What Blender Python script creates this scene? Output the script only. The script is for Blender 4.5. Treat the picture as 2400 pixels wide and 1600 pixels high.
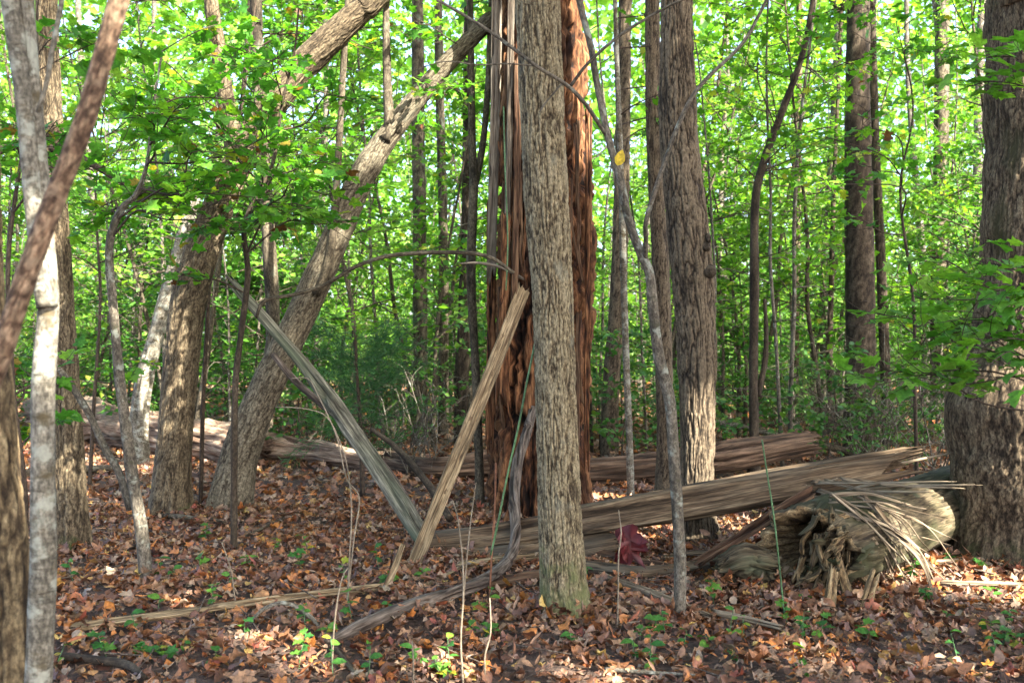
import bpy, math
import numpy as np
from mathutils import Matrix, Vector

# ------------------------------------------------------------------ camera, light, exposure
scene = bpy.context.scene
for _o in list(bpy.data.objects):
    bpy.data.objects.remove(_o)
COL = scene.collection
F = 2333.0            # focal length in photo pixels (2400 wide)
CH = 1.5              # camera height

cam = bpy.data.cameras.new('camera')
cam.sensor_width = 36.0
cam.lens = F / 2400.0 * 36.0
cam.clip_start = 0.05
cam.clip_end = 2000
cam.dof.use_dof = True
cam.dof.focus_distance = 6.4
cam.dof.aperture_fstop = 3.6
cam_o = bpy.data.objects.new('camera', cam)
COL.objects.link(cam_o)
cam_o.location = (0, 0, CH)
cam_o.rotation_euler = (math.radians(90), 0, 0)
scene.camera = cam_o

SUN_AZ, SUN_EL = 138.0, 42.0         # azimuth clockwise from +Y (view direction)
S = np.array([math.cos(math.radians(SUN_EL)) * math.sin(math.radians(SUN_AZ)),
              math.cos(math.radians(SUN_EL)) * math.cos(math.radians(SUN_AZ)),
              math.sin(math.radians(SUN_EL))])
world = bpy.data.worlds.new('World')
scene.world = world
world.use_nodes = True
wn = world.node_tree
wn.nodes.clear()
sky = wn.nodes.new('ShaderNodeTexSky')
sky.sky_type = 'NISHITA'
sky.sun_disc = False
sky.sun_elevation = math.radians(SUN_EL)
sky.sun_rotation = math.radians(SUN_AZ)
sky.dust_density = 3.5
sky.air_density = 0.8
bg = wn.nodes.new('ShaderNodeBackground')
bg.inputs[1].default_value = 0.125
wo = wn.nodes.new('ShaderNodeOutputWorld')
wn.links.new(sky.outputs[0], bg.inputs[0])
wn.links.new(bg.outputs[0], wo.inputs[0])

sun = bpy.data.lights.new('sun', 'SUN')
sun.energy = 4.4
sun.angle = math.radians(0.53)
sun.color = (1.0, 0.93, 0.80)
sun_o = bpy.data.objects.new('sun', sun)
COL.objects.link(sun_o)
sun_o.rotation_euler = Vector(S).to_track_quat('Z', 'Y').to_euler()

scene.view_settings.view_transform = 'Standard'
scene.view_settings.look = 'None'
scene.view_settings.exposure = 3.15
scene.view_settings.gamma = 1.0
scene.render.engine = 'CYCLES'
cy = scene.cycles
cy.max_bounces = 8
cy.diffuse_bounces = 4
cy.glossy_bounces = 2
cy.transmission_bounces = 5
cy.transparent_max_bounces = 4
cy.use_adaptive_sampling = False
cy.use_denoising = True
cy.denoising_prefilter = 'ACCURATE'
cy.sample_clamp_indirect = 6.0

# ------------------------------------------------------------------ helpers: numbers
R0 = np.random.default_rng(7)
_perm = R0.permutation(256)
_val = R0.random(256)


def vnoise(p):
    p = np.asarray(p, float)
    i = np.floor(p).astype(np.int64)
    f = p - i
    u = f * f * (3 - 2 * f)
    out = 0
    for dx in (0, 1):
        wx = u[:, 0] if dx else 1 - u[:, 0]
        for dy in (0, 1):
            wy = u[:, 1] if dy else 1 - u[:, 1]
            for dz in (0, 1):
                wz = u[:, 2] if dz else 1 - u[:, 2]
                h = _val[_perm[(_perm[(_perm[(i[:, 0] + dx) & 255] + i[:, 1] + dy) & 255] + i[:, 2] + dz) & 255]]
                out = out + h * wx * wy * wz
    return out


def fbm(p, o=3):
    a, s, t = 0.5, 0.0, 0.0
    for k in range(o):
        s = s + a * vnoise(p * 2.03 ** k + 11.3 * k)
        t += a
        a *= 0.5
    return s / t


def sstep(a, b, x):
    t = np.clip((x - a) / (b - a), 0, 1)
    return t * t * (3 - 2 * t)


def norm(v):
    v = np.asarray(v, float)
    return v / np.maximum(np.linalg.norm(v, axis=-1, keepdims=True), 1e-9)


def gz(x, y):
    """height of the ground"""
    x = np.atleast_1d(np.asarray(x, float))
    y = np.atleast_1d(np.asarray(y, float))
    p = np.stack([x, y, 0 * x], -1)
    return 0.05 * (fbm(p * 0.9) - 0.5) + sstep(19, 40, y) * 0.4 * (fbm(p * 0.12 + 5) - 0.5)


def P(px, py, d):
    return np.array([(px - 1200) / F * d, d, CH - (py - 800) / F * d])


def gd(py):
    return CH * F / (py - 800.0)


def G(px, py):
    d = gd(py)
    p = P(px, py, d)
    p[2] = gz(p[0], p[1])[0]
    return p


def proj(v):
    v = np.atleast_2d(v)
    y = np.maximum(v[:, 1], 0.01)
    return 1200 + v[:, 0] / y * F, 800 - (v[:, 2] - CH) / y * F


def PX(lst, d):
    """list of (px, py, width px[, depth]) -> control points and radii in metres"""
    pts, rad = [], []
    for k, e in enumerate(lst):
        dd = e[3] if len(e) > 3 else d
        pts.append(P(e[0], e[1], dd))
        rad.append(e[2] * 0.5 * dd / F)
    return np.array(pts), np.array(rad)


# ------------------------------------------------------------------ helpers: meshes
class MB:
    """collects triangles and quads with per-vertex attributes, builds ONE mesh object"""

    def __init__(self):
        self.V, self.T, self.Q, self.bc, self.h, self.r, self.n = [], [], [], [], [], [], 0

    def add(self, V, T=None, Q=None, bc=None, h=None, r=None):
        V = np.asarray(V, float)
        m = len(V)
        self.V.append(V)
        if T is not None and len(T):
            self.T.append(np.asarray(T, np.int64).reshape(-1, 3) + self.n)
        if Q is not None and len(Q):
            self.Q.append(np.asarray(Q, np.int64).reshape(-1, 4) + self.n)
        self.bc.append(V if bc is None else np.asarray(bc, float))
        self.h.append(np.full(m, 0.5) if h is None else np.broadcast_to(np.asarray(h, float), (m,)))
        self.r.append(np.zeros(m) if r is None else np.broadcast_to(np.asarray(r, float), (m,)))
        self.n += m
        return self

    def put(self, d):
        return self.add(d['V'], d.get('T'), d.get('Q'), d.get('bc'), d.get('h'), d.get('r'))

    def mesh(self, name, mat, off=(0, 0, 0), smooth=True):
        V = np.concatenate(self.V) - np.asarray(off)
        T = np.concatenate(self.T) if self.T else np.zeros((0, 3), np.int64)
        Q = np.concatenate(self.Q) if self.Q else np.zeros((0, 4), np.int64)
        me = bpy.data.meshes.new(name)
        me.vertices.add(len(V))
        me.vertices.foreach_set('co', V.astype(np.float32).ravel())
        loops = np.concatenate([T.ravel(), Q.ravel()])
        me.loops.add(len(loops))
        me.loops.foreach_set('vertex_index', loops.astype(np.int32))
        nt, nq = len(T), len(Q)
        me.polygons.add(nt + nq)
        st = np.concatenate([np.arange(nt) * 3, nt * 3 + np.arange(nq) * 4]).astype(np.int32)
        me.polygons.foreach_set('loop_start', st)
        if smooth:
            me.polygons.foreach_set('use_smooth', np.ones(nt + nq, bool))
        me.update(calc_edges=True)
        a = me.attributes.new('bc', 'FLOAT_VECTOR', 'POINT')
        a.data.foreach_set('vector', np.concatenate(self.bc).astype(np.float32).ravel())
        for nm, src in (('h', self.h), ('rnd', self.r)):
            a = me.attributes.new(nm, 'FLOAT', 'POINT')
            a.data.foreach_set('value', np.concatenate(src).astype(np.float32))
        me.materials.append(mat)
        return me

    def build(self, name, mat, parent=None, smooth=True, off=None):
        if off is None:
            off = tuple(parent.location) if parent is not None else (0, 0, 0)
            if parent is not None and parent.parent is not None:
                off = tuple(Vector(off) + parent.parent.location)
        o = bpy.data.objects.new(name, self.mesh(name, mat, off, smooth))
        COL.objects.link(o)
        if parent is not None:
            o.parent = parent
        return o


def tag(o, label, cat, group=None):
    o['label'] = label
    o['category'] = cat
    if group:
        o['group'] = group
    return o


def thing(name, label, cat, loc=(0, 0, 0), group=None):
    o = bpy.data.objects.new(name, None)
    o.empty_display_size = 0.1
    COL.objects.link(o)
    o.location = tuple(float(c) for c in loc)
    return tag(o, label, cat, group)


def solo(name, mb, mat, label, cat, base, group=None, smooth=True):
    """a thing that is one mesh, origin at its base"""
    o = mb.build(name, mat, None, smooth, off=base)
    o.location = tuple(float(c) for c in base)
    return tag(o, label, cat, group)


def dup(root, loc, rz=0.0, sc=1.0, label=None, group=None):
    r = root.copy()
    COL.objects.link(r)
    r.location = loc
    r.rotation_euler = (0, 0, rz)
    r.scale = (sc, sc, sc)
    if label:
        r['label'] = label
    if group:
        r['group'] = group
    for ch in root.children:
        c = ch.copy()
        COL.objects.link(c)
        c.parent = r
    return r


def catmull(pts, rad):
    pts = np.asarray(pts, float)
    rad = np.asarray(rad, float)
    if len(pts) < 3:
        t = np.linspace(0, 1, 16)[:, None]
        return pts[0] * (1 - t) + pts[-1] * t, rad[0] * (1 - t[:, 0]) + rad[-1] * t[:, 0]
    a = np.vstack([2 * pts[0] - pts[1], pts, 2 * pts[-1] - pts[-2]])
    out, ro = [], []
    t = np.linspace(0, 1, 13)[:-1][:, None]
    for k in range(len(pts) - 1):
        p0, p1, p2, p3 = a[k], a[k + 1], a[k + 2], a[k + 3]
        out.append(0.5 * (2 * p1 + (p2 - p0) * t + (2 * p0 - 5 * p1 + 4 * p2 - p3) * t ** 2 + (3 * p1 - p0 - 3 * p2 + p3) * t ** 3))
        tt = (t * t * (3 - 2 * t))[:, 0]
        ro.append(rad[k] * (1 - tt) + rad[k + 1] * tt)
    out.append(pts[-1:])
    ro.append(rad[-1:])
    return np.vstack(out), np.concatenate(ro)


CIRC = {}


def circ(n):
    if n not in CIRC:
        a = np.arange(n) / n * 2 * np.pi
        CIRC[n] = np.stack([np.cos(a), np.sin(a)], -1)
    return CIRC[n]


def sweep(ctrl, rad, nseg=24, ds=0.03, scut=None, dsc=0.3, sect=None, disp=None, ref=None, seed=0.0, jag0=None, jag1=None, cap=True, wob=0.0):
    """a tapered tube along a path; sect: (nseg,2) outline in units of the radius; disp(q) -> (offset, h)"""
    c, r = catmull(ctrl, rad)
    L = np.concatenate([[0], np.cumsum(np.linalg.norm(np.diff(c, axis=0), axis=1))])
    tot = L[-1]
    if scut is not None and scut < tot:
        s = np.concatenate([np.arange(0, scut, ds), np.arange(scut, tot, dsc), [tot]])
    else:
        s = np.linspace(0, tot, max(3, int(tot / ds) + 1))
    C = np.stack([np.interp(s, L, c[:, k]) for k in range(3)], -1)
    r = np.interp(s, L, r)
    t = norm(np.gradient(C, axis=0))
    if ref is None:
        m = np.abs(norm(c[-1] - c[0]))
        ref = np.eye(3)[int(np.argmin(m))]
    ref = np.asarray(ref, float)
    n1 = norm(ref - (t @ ref)[:, None] * t)
    n2 = np.cross(t, n1)
    sec = circ(nseg) if sect is None else np.asarray(sect, float)
    nseg = len(sec)
    m = len(s)
    off = sec[None, :, 0:1] * n1[:, None, :] + sec[None, :, 1:2] * n2[:, None, :]
    rm = float(np.mean(r))
    bc = np.empty((m, nseg, 3))
    bc[:, :, 0] = sec[None, :, 0] * rm
    bc[:, :, 1] = sec[None, :, 1] * rm
    bc[:, :, 2] = s[:, None]
    bc = bc.reshape(-1, 3) + seed
    V = C[:, None, :] + off * r[:, None, None]
    out = norm(off)
    if wob:
        V = V + out * ((fbm(bc * 5.0 + 3.1, 2) - 0.5) * 2 * wob).reshape(m, nseg, 1) * r[:, None, None]
    h = np.full(m * nseg, 0.5)
    if disp is not None:
        dr, h = disp(bc)
        V = V + out * dr.reshape(m, nseg, 1)
    else:
        h = fbm(bc * np.array([14, 14, 5.0]) + 1.7, 2)
    if jag0 is not None:
        w = np.clip(1 - s / (np.max(np.abs(jag0)) * 2.2 + 1e-6), 0, 1)
        V = V - t[:, None, :] * (w[:, None] * jag0[None, :])[:, :, None]
    if jag1 is not None:
        w = np.clip(1 - (tot - s) / (np.max(np.abs(jag1)) * 2.2 + 1e-6), 0, 1)
        V = V + t[:, None, :] * (w[:, None] * jag1[None, :])[:, :, None]
    V = V.reshape(-1, 3)
    i = np.arange(m - 1)[:, None] * nseg
    j = np.arange(nseg)[None, :]
    j2 = (j + 1) % nseg
    Q = np.stack([i + j, i + j2, i + nseg + j2, i + nseg + j], -1).reshape(-1, 4)
    T = []
    if cap:
        n = len(V)
        V = np.vstack([V, C[:1] + t[:1] * 0.15 * r[0], C[-1:] - t[-1:] * 0.15 * r[-1]])
        bc = np.vstack([bc, [[seed, seed, seed + s[0]]], [[seed, seed, seed + s[-1]]]])
        h = np.concatenate([h, [0.4, 0.4]])
        jj = np.arange(nseg)
        e = (m - 1) * nseg
        T = np.vstack([np.stack([np.full(nseg, n), (jj + 1) % nseg, jj], -1), np.stack([np.full(nseg, n + 1), e + jj, e + (jj + 1) % nseg], -1)])
    return dict(V=V, Q=Q, T=T, bc=bc, h=h)


def twig(pts, r0, r1, k=4, seed=0.0):
    """a cheap thin tube through the points as given"""
    C = np.asarray(pts, float)
    m = len(C)
    t = norm(np.gradient(C, axis=0))
    a = np.array([0.31, 0.52, 0.79]) if abs(t[0] @ np.array([0.31, 0.52, 0.79])) < 0.9 else np.array([0.9, -0.3, 0.1])
    n1 = norm(a - (t @ a)[:, None] * t)
    n2 = np.cross(t, n1)
    c = circ(k)
    r = np.linspace(r0, r1, m)
    V = (C[:, None, :] + r[:, None, None] * (c[None, :, 0:1] * n1[:, None, :] + c[None, :, 1:2] * n2[:, None, :])).reshape(-1, 3)
    i = np.arange(m - 1)[:, None] * k
    j = np.arange(k)[None, :]
    j2 = (j + 1) % k
    Q = np.stack([i + j, i + j2, i + k + j2, i + k + j], -1).reshape(-1, 4)
    return dict(V=V, Q=Q, bc=V + seed, h=np.full(len(V), 0.5))


def bark_disp(freq, amp, zs=0.17, cross=0.45, seed=0.0, flow=0.35):
    def f(q):
        q = q + seed
        w = (vnoise(q * np.array([freq * flow, freq * flow, freq * 0.25])) - 0.5) * 2.2
        p = q * np.array([freq, freq, freq * zs])
        p[:, 0] += w
        p[:, 1] -= w * 0.7
        rg = np.abs(vnoise(p) - 0.5) * 2
        rg2 = np.abs(vnoise(p * np.array([1.15, 1.15, 0.8]) + 31.7) - 0.5) * 2
        n2 = vnoise(p * np.array([2.6, 2.6, 3.0]) + 7)
        n3 = vnoise(q * np.array([freq * 2.0, freq * 2.0, freq * 0.7]) + 57)
        a = np.minimum(sstep(0.0, 0.30, rg), sstep(-0.03, 0.26, rg2))
        c = np.abs(vnoise(q * np.array([freq * 0.7, freq * 0.7, freq * 0.8]) + 19) - 0.5) * 2
        a = a * (1 - cross + cross * sstep(0.0, 0.25, c))
        h = 0.62 * a + 0.20 * n2 + 0.18 * n3
        return amp * (h - 0.6), h
    return f


def flare(f, amp, n, ph, fall=0.16):
    """root flare: a few buttress lobes that fade out up the trunk"""
    def g(q):
        d, h = f(q)
        a = np.arctan2(q[:, 1], q[:, 0])
        lob = 0.3 + 0.7 * np.maximum(0, np.cos(n * a + ph + 0.8 * np.sin(2 * a)))
        return d + amp * np.exp(-q[:, 2] / fall) * lob * 1.6, h
    return g


def wood_disp(freq, amp, zs=0.04, low=0.0, seed=0.0):
    """split wood: long fibres and steps along the grain"""
    def f(q):
        q = q + seed
        p = q * np.array([freq, freq, freq * zs])
        n = vnoise(p)
        n2 = vnoise(p * np.array([2.7, 2.7, 2.2]) + 9)
        n3 = vnoise(p * np.array([5.5, 5.5, 3.0]) + 29)
        g = sstep(0.0, 0.12, np.abs(vnoise(p * np.array([0.7, 0.7, 0.5]) + 40) - 0.5) * 2)
        h = (0.4 * n + 0.35 * n2 + 0.25 * n3) * (0.25 + 0.75 * g)
        h = np.clip((h - 0.42) * 1.35 + 0.5, 0, 1)
        d = amp * (h - 0.5) - amp * 0.6 * (1 - g)
        if low:
            d = d + low * (vnoise(q * np.array([3.0, 3.0, 1.6]) + 77) - 0.5)
        return d, h
    return f


# ------------------------------------------------------------------ helpers: materials
def nodes(name):
    m = bpy.data.materials.new(name)
    m.use_nodes = True
    nt = m.node_tree
    nt.nodes.clear()
    return m, nt, nt.nodes, nt.links


def ramp(nd, stops, interp='LINEAR'):
    r = nd.new('ShaderNodeValToRGB')
    r.color_ramp.interpolation = interp
    e = r.color_ramp.elements
    while len(e) > 1:
        e.remove(e[-1])
    e[0].position = stops[0][0]
    e[0].color = (*stops[0][1], 1)
    for p, c in stops[1:]:
        x = e.new(p)
        x.color = (*c, 1)
    return r


def math_n(nd, lk, op, a, b=None, c=None):
    n = nd.new('ShaderNodeMath')
    n.operation = op
    for k, v in enumerate((a, b, c)):
        if v is None:
            continue
        if isinstance(v, (int, float)):
            n.inputs[k].default_value = v
        else:
            lk.new(v, n.inputs[k])
    return n.outputs[0]


def attr(nd, name):
    a = nd.new('ShaderNodeAttribute')
    a.attribute_name = name
    return a


def noise_n(nd, lk, vec, scale, detail=3, rough=0.55, sc3=None):
    if sc3 is not None:
        mp = nd.new('ShaderNodeMapping')
        mp.inputs['Scale'].default_value = sc3
        lk.new(vec, mp.inputs['Vector'])
        vec = mp.outputs[0]
    n = nd.new('ShaderNodeTexNoise')
    n.inputs['Scale'].default_value = scale
    n.inputs['Detail'].default_value = detail
    n.inputs['Roughness'].default_value = rough
    lk.new(vec, n.inputs['Vector'])
    return n.outputs['Fac']


def mixc(nd, lk, fac, a, b, mode='MIX'):
    n = nd.new('ShaderNodeMix')
    n.data_type = 'RGBA'
    n.blend_type = mode
    for sock, v in ((n.inputs[0], fac), (n.inputs[6], a), (n.inputs[7], b)):
        if isinstance(v, (int, float)):
            sock.default_value = v
        elif isinstance(v, tuple):
            sock.default_value = (*v, 1)
        else:
            lk.new(v, sock)
    return n.outputs[2]


def bark_mat(name, stops, fine=60, grain=(1, 1, 0.35), patches=(), moss=None, bump=0.5, var=0.35, rough=0.9, fk=1.3):
    """stops: colours from furrow (0) to ridge (1); patches: (colour, scale, lo, hi, (x,y,z)); moss: (colour, metres up)"""
    m, nt, nd, lk = nodes(name)
    k = TONE.get(name, 0.7)
    wm = (1.03, 1.0, 0.85) if name.startswith('bark') and name not in ('bark_pale', 'bark_smooth') else (1.05, 1.0, 0.92)
    stops = [(p, tuple(min(1.0, c * k * w) for c, w in zip(col, wm))) for p, col in stops]
    patches = [(tuple(c * k * w for c, w in zip(pc, wm)), ps, lo, hi, g) for pc, ps, lo, hi, g in patches]
    bc = attr(nd, 'bc').outputs['Vector']
    h = attr(nd, 'h').outputs['Fac']
    nf = noise_n(nd, lk, bc, fine, 4, 0.6, grain)
    hh = math_n(nd, lk, 'ADD', h, math_n(nd, lk, 'MULTIPLY', math_n(nd, lk, 'SUBTRACT', nf, 0.5), fk if grain[2] > 0.15 else 2.2))
    rp = ramp(nd, stops)
    lk.new(hh, rp.inputs[0])
    col = rp.outputs[0]
    nl = noise_n(nd, lk, bc, 4.0, 3, 0.6, (1, 1, 0.5))
    vr = ramp(nd, [(0.3, (1 - var,) * 3), (0.7, (1 + var,) * 3)])
    lk.new(nl, vr.inputs[0])
    col = mixc(nd, lk, 1.0, col, vr.outputs[0], 'MULTIPLY')
    wood = grain[2] < 0.15
    n4 = noise_n(nd, lk, bc, 130 if wood else 105, 3, 0.7, (1, 1, 0.05) if wood else (1, 1, 0.42))
    v4 = ramp(nd, [(0.36, (0.52,) * 3), (0.5, (0.94,) * 3), (0.64, (1.4,) * 3)])
    lk.new(n4, v4.inputs[0])
    col = mixc(nd, lk, 1.0, col, v4.outputs[0], 'MULTIPLY')
    for pc, ps, lo, hi, g in patches:
        pn = noise_n(nd, lk, bc, ps, 4, 0.6, g)
        pr = ramp(nd, [(lo, (0, 0, 0)), (hi, (1, 1, 1))])
        lk.new(pn, pr.inputs[0])
        col = mixc(nd, lk, pr.outputs[0], col, pc)
    if moss:
        sx = nd.new('ShaderNodeSeparateXYZ')
        lk.new(bc, sx.inputs[0])
        mn = noise_n(nd, lk, bc, 9, 4, 0.65)
        a = math_n(nd, lk, 'SUBTRACT', mn, math_n(nd, lk, 'MULTIPLY', sx.outputs[2], 0.5 / moss[1]))
        pr = ramp(nd, [(0.22, (0, 0, 0)), (0.42, (0.85,) * 3)])
        lk.new(a, pr.inputs[0])
        col = mixc(nd, lk, pr.outputs[0], col, moss[0])
    col = mixc(nd, lk, 0.35, col, v4.outputs[0], 'MULTIPLY') if patches or moss else col
    bp = nd.new('ShaderNodeBump')
    bp.inputs['Strength'].default_value = bump
    bp.inputs['Distance'].default_value = 0.006
    lk.new(math_n(nd, lk, 'ADD', nf, h), bp.inputs['Height'])
    b = nd.new('ShaderNodeBsdfPrincipled')
    b.inputs['Roughness'].default_value = rough
    b.inputs['Specular IOR Level'].default_value = 0.25
    lk.new(col, b.inputs['Base Color'])
    lk.new(bp.outputs[0], b.inputs['Normal'])
    o = nd.new('ShaderNodeOutputMaterial')
    lk.new(b.outputs[0], o.inputs[0])
    return m


def leaf_mat(name, stops, trans=0.45, tcol=(1.25, 1.35, 0.55), rough=0.5, spec=0.3, vein=True):
    m, nt, nd, lk = nodes(name)
    r = attr(nd, 'rnd').outputs['Fac']
    oi = nd.new('ShaderNodeObjectInfo').outputs['Random']
    v = math_n(nd, lk, 'FRACT', math_n(nd, lk, 'ADD', r, oi))
    rp = ramp(nd, stops)
    lk.new(v, rp.inputs[0])
    col = rp.outputs[0]
    if vein:
        bc = attr(nd, 'bc').outputs['Vector']
        n = noise_n(nd, lk, bc, 4.0, 4, 0.7)
        vr = ramp(nd, [(0.3, (0.5,) * 3), (0.5, (0.95,) * 3), (0.7, (1.5,) * 3)])
        lk.new(n, vr.inputs[0])
        col = mixc(nd, lk, 1.0, col, vr.outputs[0], 'MULTIPLY')
    b = nd.new('ShaderNodeBsdfPrincipled')
    b.inputs['Roughness'].default_value = rough
    b.inputs['Specular IOR Level'].default_value = spec
    lk.new(col, b.inputs['Base Color'])
    tr = nd.new('ShaderNodeBsdfTranslucent')
    lk.new(mixc(nd, lk, 1.0, col, tcol, 'MULTIPLY'), tr.inputs[0])
    mx = nd.new('ShaderNodeMixShader')
    mx.inputs[0].default_value = trans
    lk.new(b.outputs[0], mx.inputs[1])
    lk.new(tr.outputs[0], mx.inputs[2])
    o = nd.new('ShaderNodeOutputMaterial')
    lk.new(mx.outputs[0], o.inputs[0])
    return m


TONE = dict(bark_centre=0.45, bark_oak=0.31, bark_big=0.40, bark_tan=0.31, bark_lean=0.34, bark_smooth=0.55, bark_pale=0.46, bark_russet=0.56, bark_edge=0.44, bark_dark=0.5, bark_grey=0.40, twig=0.55, stalk=0.6, vine=0.55, vine_red=0.6, rot=0.42, weathered=0.38,
            beam=0.33, board=0.42, pole=0.42, splinter=0.44, redwood=0.34, log=0.5, log_brown=0.4, mossy=0.28, punk=0.46, limb=0.45)
LICHEN = ((0.36, 0.40, 0.34), 9, 0.56, 0.66, (1, 1, 0.6))
MOSS = (0.045, 0.065, 0.018)
M = {}
M['bark_centre'] = bark_mat('bark_centre', [(0.14, (0.06, 0.043, 0.028)), (0.34, (0.18, 0.14, 0.092)), (0.52, (0.32, 0.265, 0.185)), (0.9, (0.43, 0.37, 0.27))], 95, var=0.18, patches=[((0.34, 0.34, 0.30), 6, 0.60, 0.74, (1, 1, 0.5))], moss=((0.10, 0.11, 0.045), 0.7))
M['bark_oak'] = bark_mat('bark_oak', [(0.14, (0.045, 0.033, 0.025)), (0.34, (0.15, 0.112, 0.082)), (0.56, (0.29, 0.225, 0.17)), (0.95, (0.39, 0.315, 0.245))], 85, var=0.2)
M['bark_big'] = bark_mat('bark_big', [(0.12, (0.05, 0.036, 0.025)), (0.34, (0.14, 0.10, 0.07)), (0.6, (0.26, 0.195, 0.14)), (0.95, (0.37, 0.295, 0.215))], 75, patches=[((0.10, 0.095, 0.045), 2.4, 0.56, 0.72, (1, 1, 0.6))], moss=((0.05, 0.055, 0.02), 0.5))
M['bark_tan'] = bark_mat('bark_tan', [(0.12, (0.07, 0.05, 0.032)), (0.34, (0.17, 0.128, 0.086)), (0.6, (0.30, 0.232, 0.163)), (0.95, (0.40, 0.33, 0.24))], 80, moss=(MOSS, 0.32))
M['bark_lean'] = bark_mat('bark_lean', [(0.14, (0.09, 0.07, 0.05)), (0.36, (0.20, 0.165, 0.125)), (0.6, (0.33, 0.285, 0.225)), (0.95, (0.43, 0.385, 0.315))], 80, var=0.22, patches=[((0.36, 0.36, 0.32), 4, 0.58, 0.72, (1, 1, 0.5))])
M['bark_smooth'] = bark_mat('bark_smooth', [(0.15, (0.07, 0.06, 0.048)), (0.5, (0.145, 0.13, 0.105)), (0.85, (0.23, 0.21, 0.175))], 40, (1, 1, 0.5), patches=[((0.34, 0.37, 0.33), 14, 0.56, 0.64, (1, 1, 0.8)), ((0.09, 0.09, 0.06), 11, 0.60, 0.70, (1, 1, 2.0))], bump=0.35)
M['bark_pale'] = bark_mat('bark_pale', [(0.15, (0.13, 0.12, 0.095)), (0.5, (0.26, 0.245, 0.205)), (0.85, (0.38, 0.36, 0.31))], 35, (1, 1, 2.5), patches=[((0.50, 0.53, 0.47), 13, 0.52, 0.60, (1, 1, 1.2)), ((0.15, 0.125, 0.075), 9, 0.56, 0.66, (1, 1, 1.6)), ((0.10, 0.085, 0.06), 16, 0.64, 0.72, (0.6, 0.6, 3.0))], bump=0.35)
M['bark_russet'] = bark_mat('bark_russet', [(0.15, (0.07, 0.042, 0.03)), (0.5, (0.18, 0.115, 0.083)), (0.85, (0.31, 0.22, 0.165))], 45, (1, 1, 1.2), patches=[((0.30, 0.22, 0.17), 14, 0.60, 0.72, (1, 1, 1.5))])
M['bark_edge'] = bark_mat('bark_edge', [(0.12, (0.05, 0.033, 0.02)), (0.45, (0.16, 0.115, 0.07)), (0.8, (0.32, 0.24, 0.15)), (1, (0.44, 0.34, 0.22))], 40)
M['bark_dark'] = bark_mat('bark_dark', [(0.15, (0.025, 0.018, 0.014)), (0.5, (0.075, 0.056, 0.042)), (0.9, (0.15, 0.12, 0.095))], 50)
M['bark_grey'] = bark_mat('bark_grey', [(0.2, (0.05, 0.04, 0.03)), (0.45, (0.14, 0.115, 0.088)), (0.8, (0.27, 0.23, 0.18))], 60, patches=[((0.30, 0.33, 0.29), 6, 0.58, 0.7, (1, 1, 0.6))])
M['twig'] = bark_mat('twig', [(0.2, (0.05, 0.036, 0.027)), (0.8, (0.12, 0.092, 0.07))], 60)
M['stalk'] = bark_mat('stalk', [(0.2, (0.22, 0.18, 0.13)), (0.8, (0.38, 0.33, 0.26))], 60)
M['vine'] = bark_mat('vine', [(0.2, (0.07, 0.17, 0.06)), (0.8, (0.15, 0.30, 0.15))], 30, bump=0.1, rough=0.5)
M['vine_red'] = bark_mat('vine_red', [(0.2, (0.20, 0.09, 0.05)), (0.8, (0.33, 0.16, 0.10))], 30, bump=0.1)
M['rot'] = bark_mat('rot', [(0.10, (0.014, 0.007, 0.004)), (0.30, (0.08, 0.032, 0.015)), (0.55, (0.22, 0.092, 0.04)), (0.85, (0.40, 0.20, 0.095))], 70, (1, 1, 0.14), patches=[((0.028, 0.012, 0.008), 3.2, 0.54, 0.68, (1, 1, 0.25))], bump=0.9)
M['weathered'] = bark_mat('weathered', [(0.1, (0.05, 0.038, 0.028)), (0.45, (0.20, 0.165, 0.13)), (0.85, (0.36, 0.32, 0.27))], 70, (1, 1, 0.04), bump=0.7)
M['beam'] = bark_mat('beam', [(0.1, (0.055, 0.036, 0.02)), (0.4, (0.185, 0.125, 0.075)), (0.75, (0.32, 0.235, 0.15)), (1.0, (0.44, 0.35, 0.24))], 60, (1, 1, 0.045), patches=[((0.20, 0.185, 0.15), 3.5, 0.50, 0.66, (1, 1, 0.3))], bump=0.8)
M['board'] = bark_mat('board', [(0.1, (0.16, 0.105, 0.055)), (0.45, (0.36, 0.265, 0.155)), (0.85, (0.50, 0.39, 0.245))], 80, (1, 1, 0.05), patches=[((0.20, 0.135, 0.075), 26, 0.60, 0.66, (1, 1, 0.35))], bump=0.6)
M['pole'] = bark_mat('pole', [(0.1, (0.07, 0.065, 0.05)), (0.45, (0.20, 0.195, 0.15)), (0.85, (0.36, 0.35, 0.285))], 60, (1, 1, 0.05), patches=[((0.16, 0.20, 0.13), 4, 0.45, 0.62, (1, 1, 0.3))], bump=0.7)
M['splinter'] = bark_mat('splinter', [(0.1, (0.10, 0.07, 0.045)), (0.45, (0.29, 0.225, 0.155)), (0.85, (0.47, 0.39, 0.29))], 80, (1, 1, 0.04), bump=0.7)
M['redwood'] = bark_mat('redwood', [(0.1, (0.05, 0.024, 0.014)), (0.45, (0.17, 0.09, 0.052)), (0.85, (0.32, 0.20, 0.12))], 50, (1, 1, 0.08), bump=0.9)
M['log'] = bark_mat('log', [(0.1, (0.06, 0.036, 0.025)), (0.42, (0.24, 0.155, 0.11)), (0.8, (0.44, 0.315, 0.23)), (1, (0.55, 0.43, 0.33))], 30, (1, 1, 0.1), patches=[((0.25, 0.23, 0.20), 3, 0.5, 0.66, (1, 1, 0.4))], bump=0.8)
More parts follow.
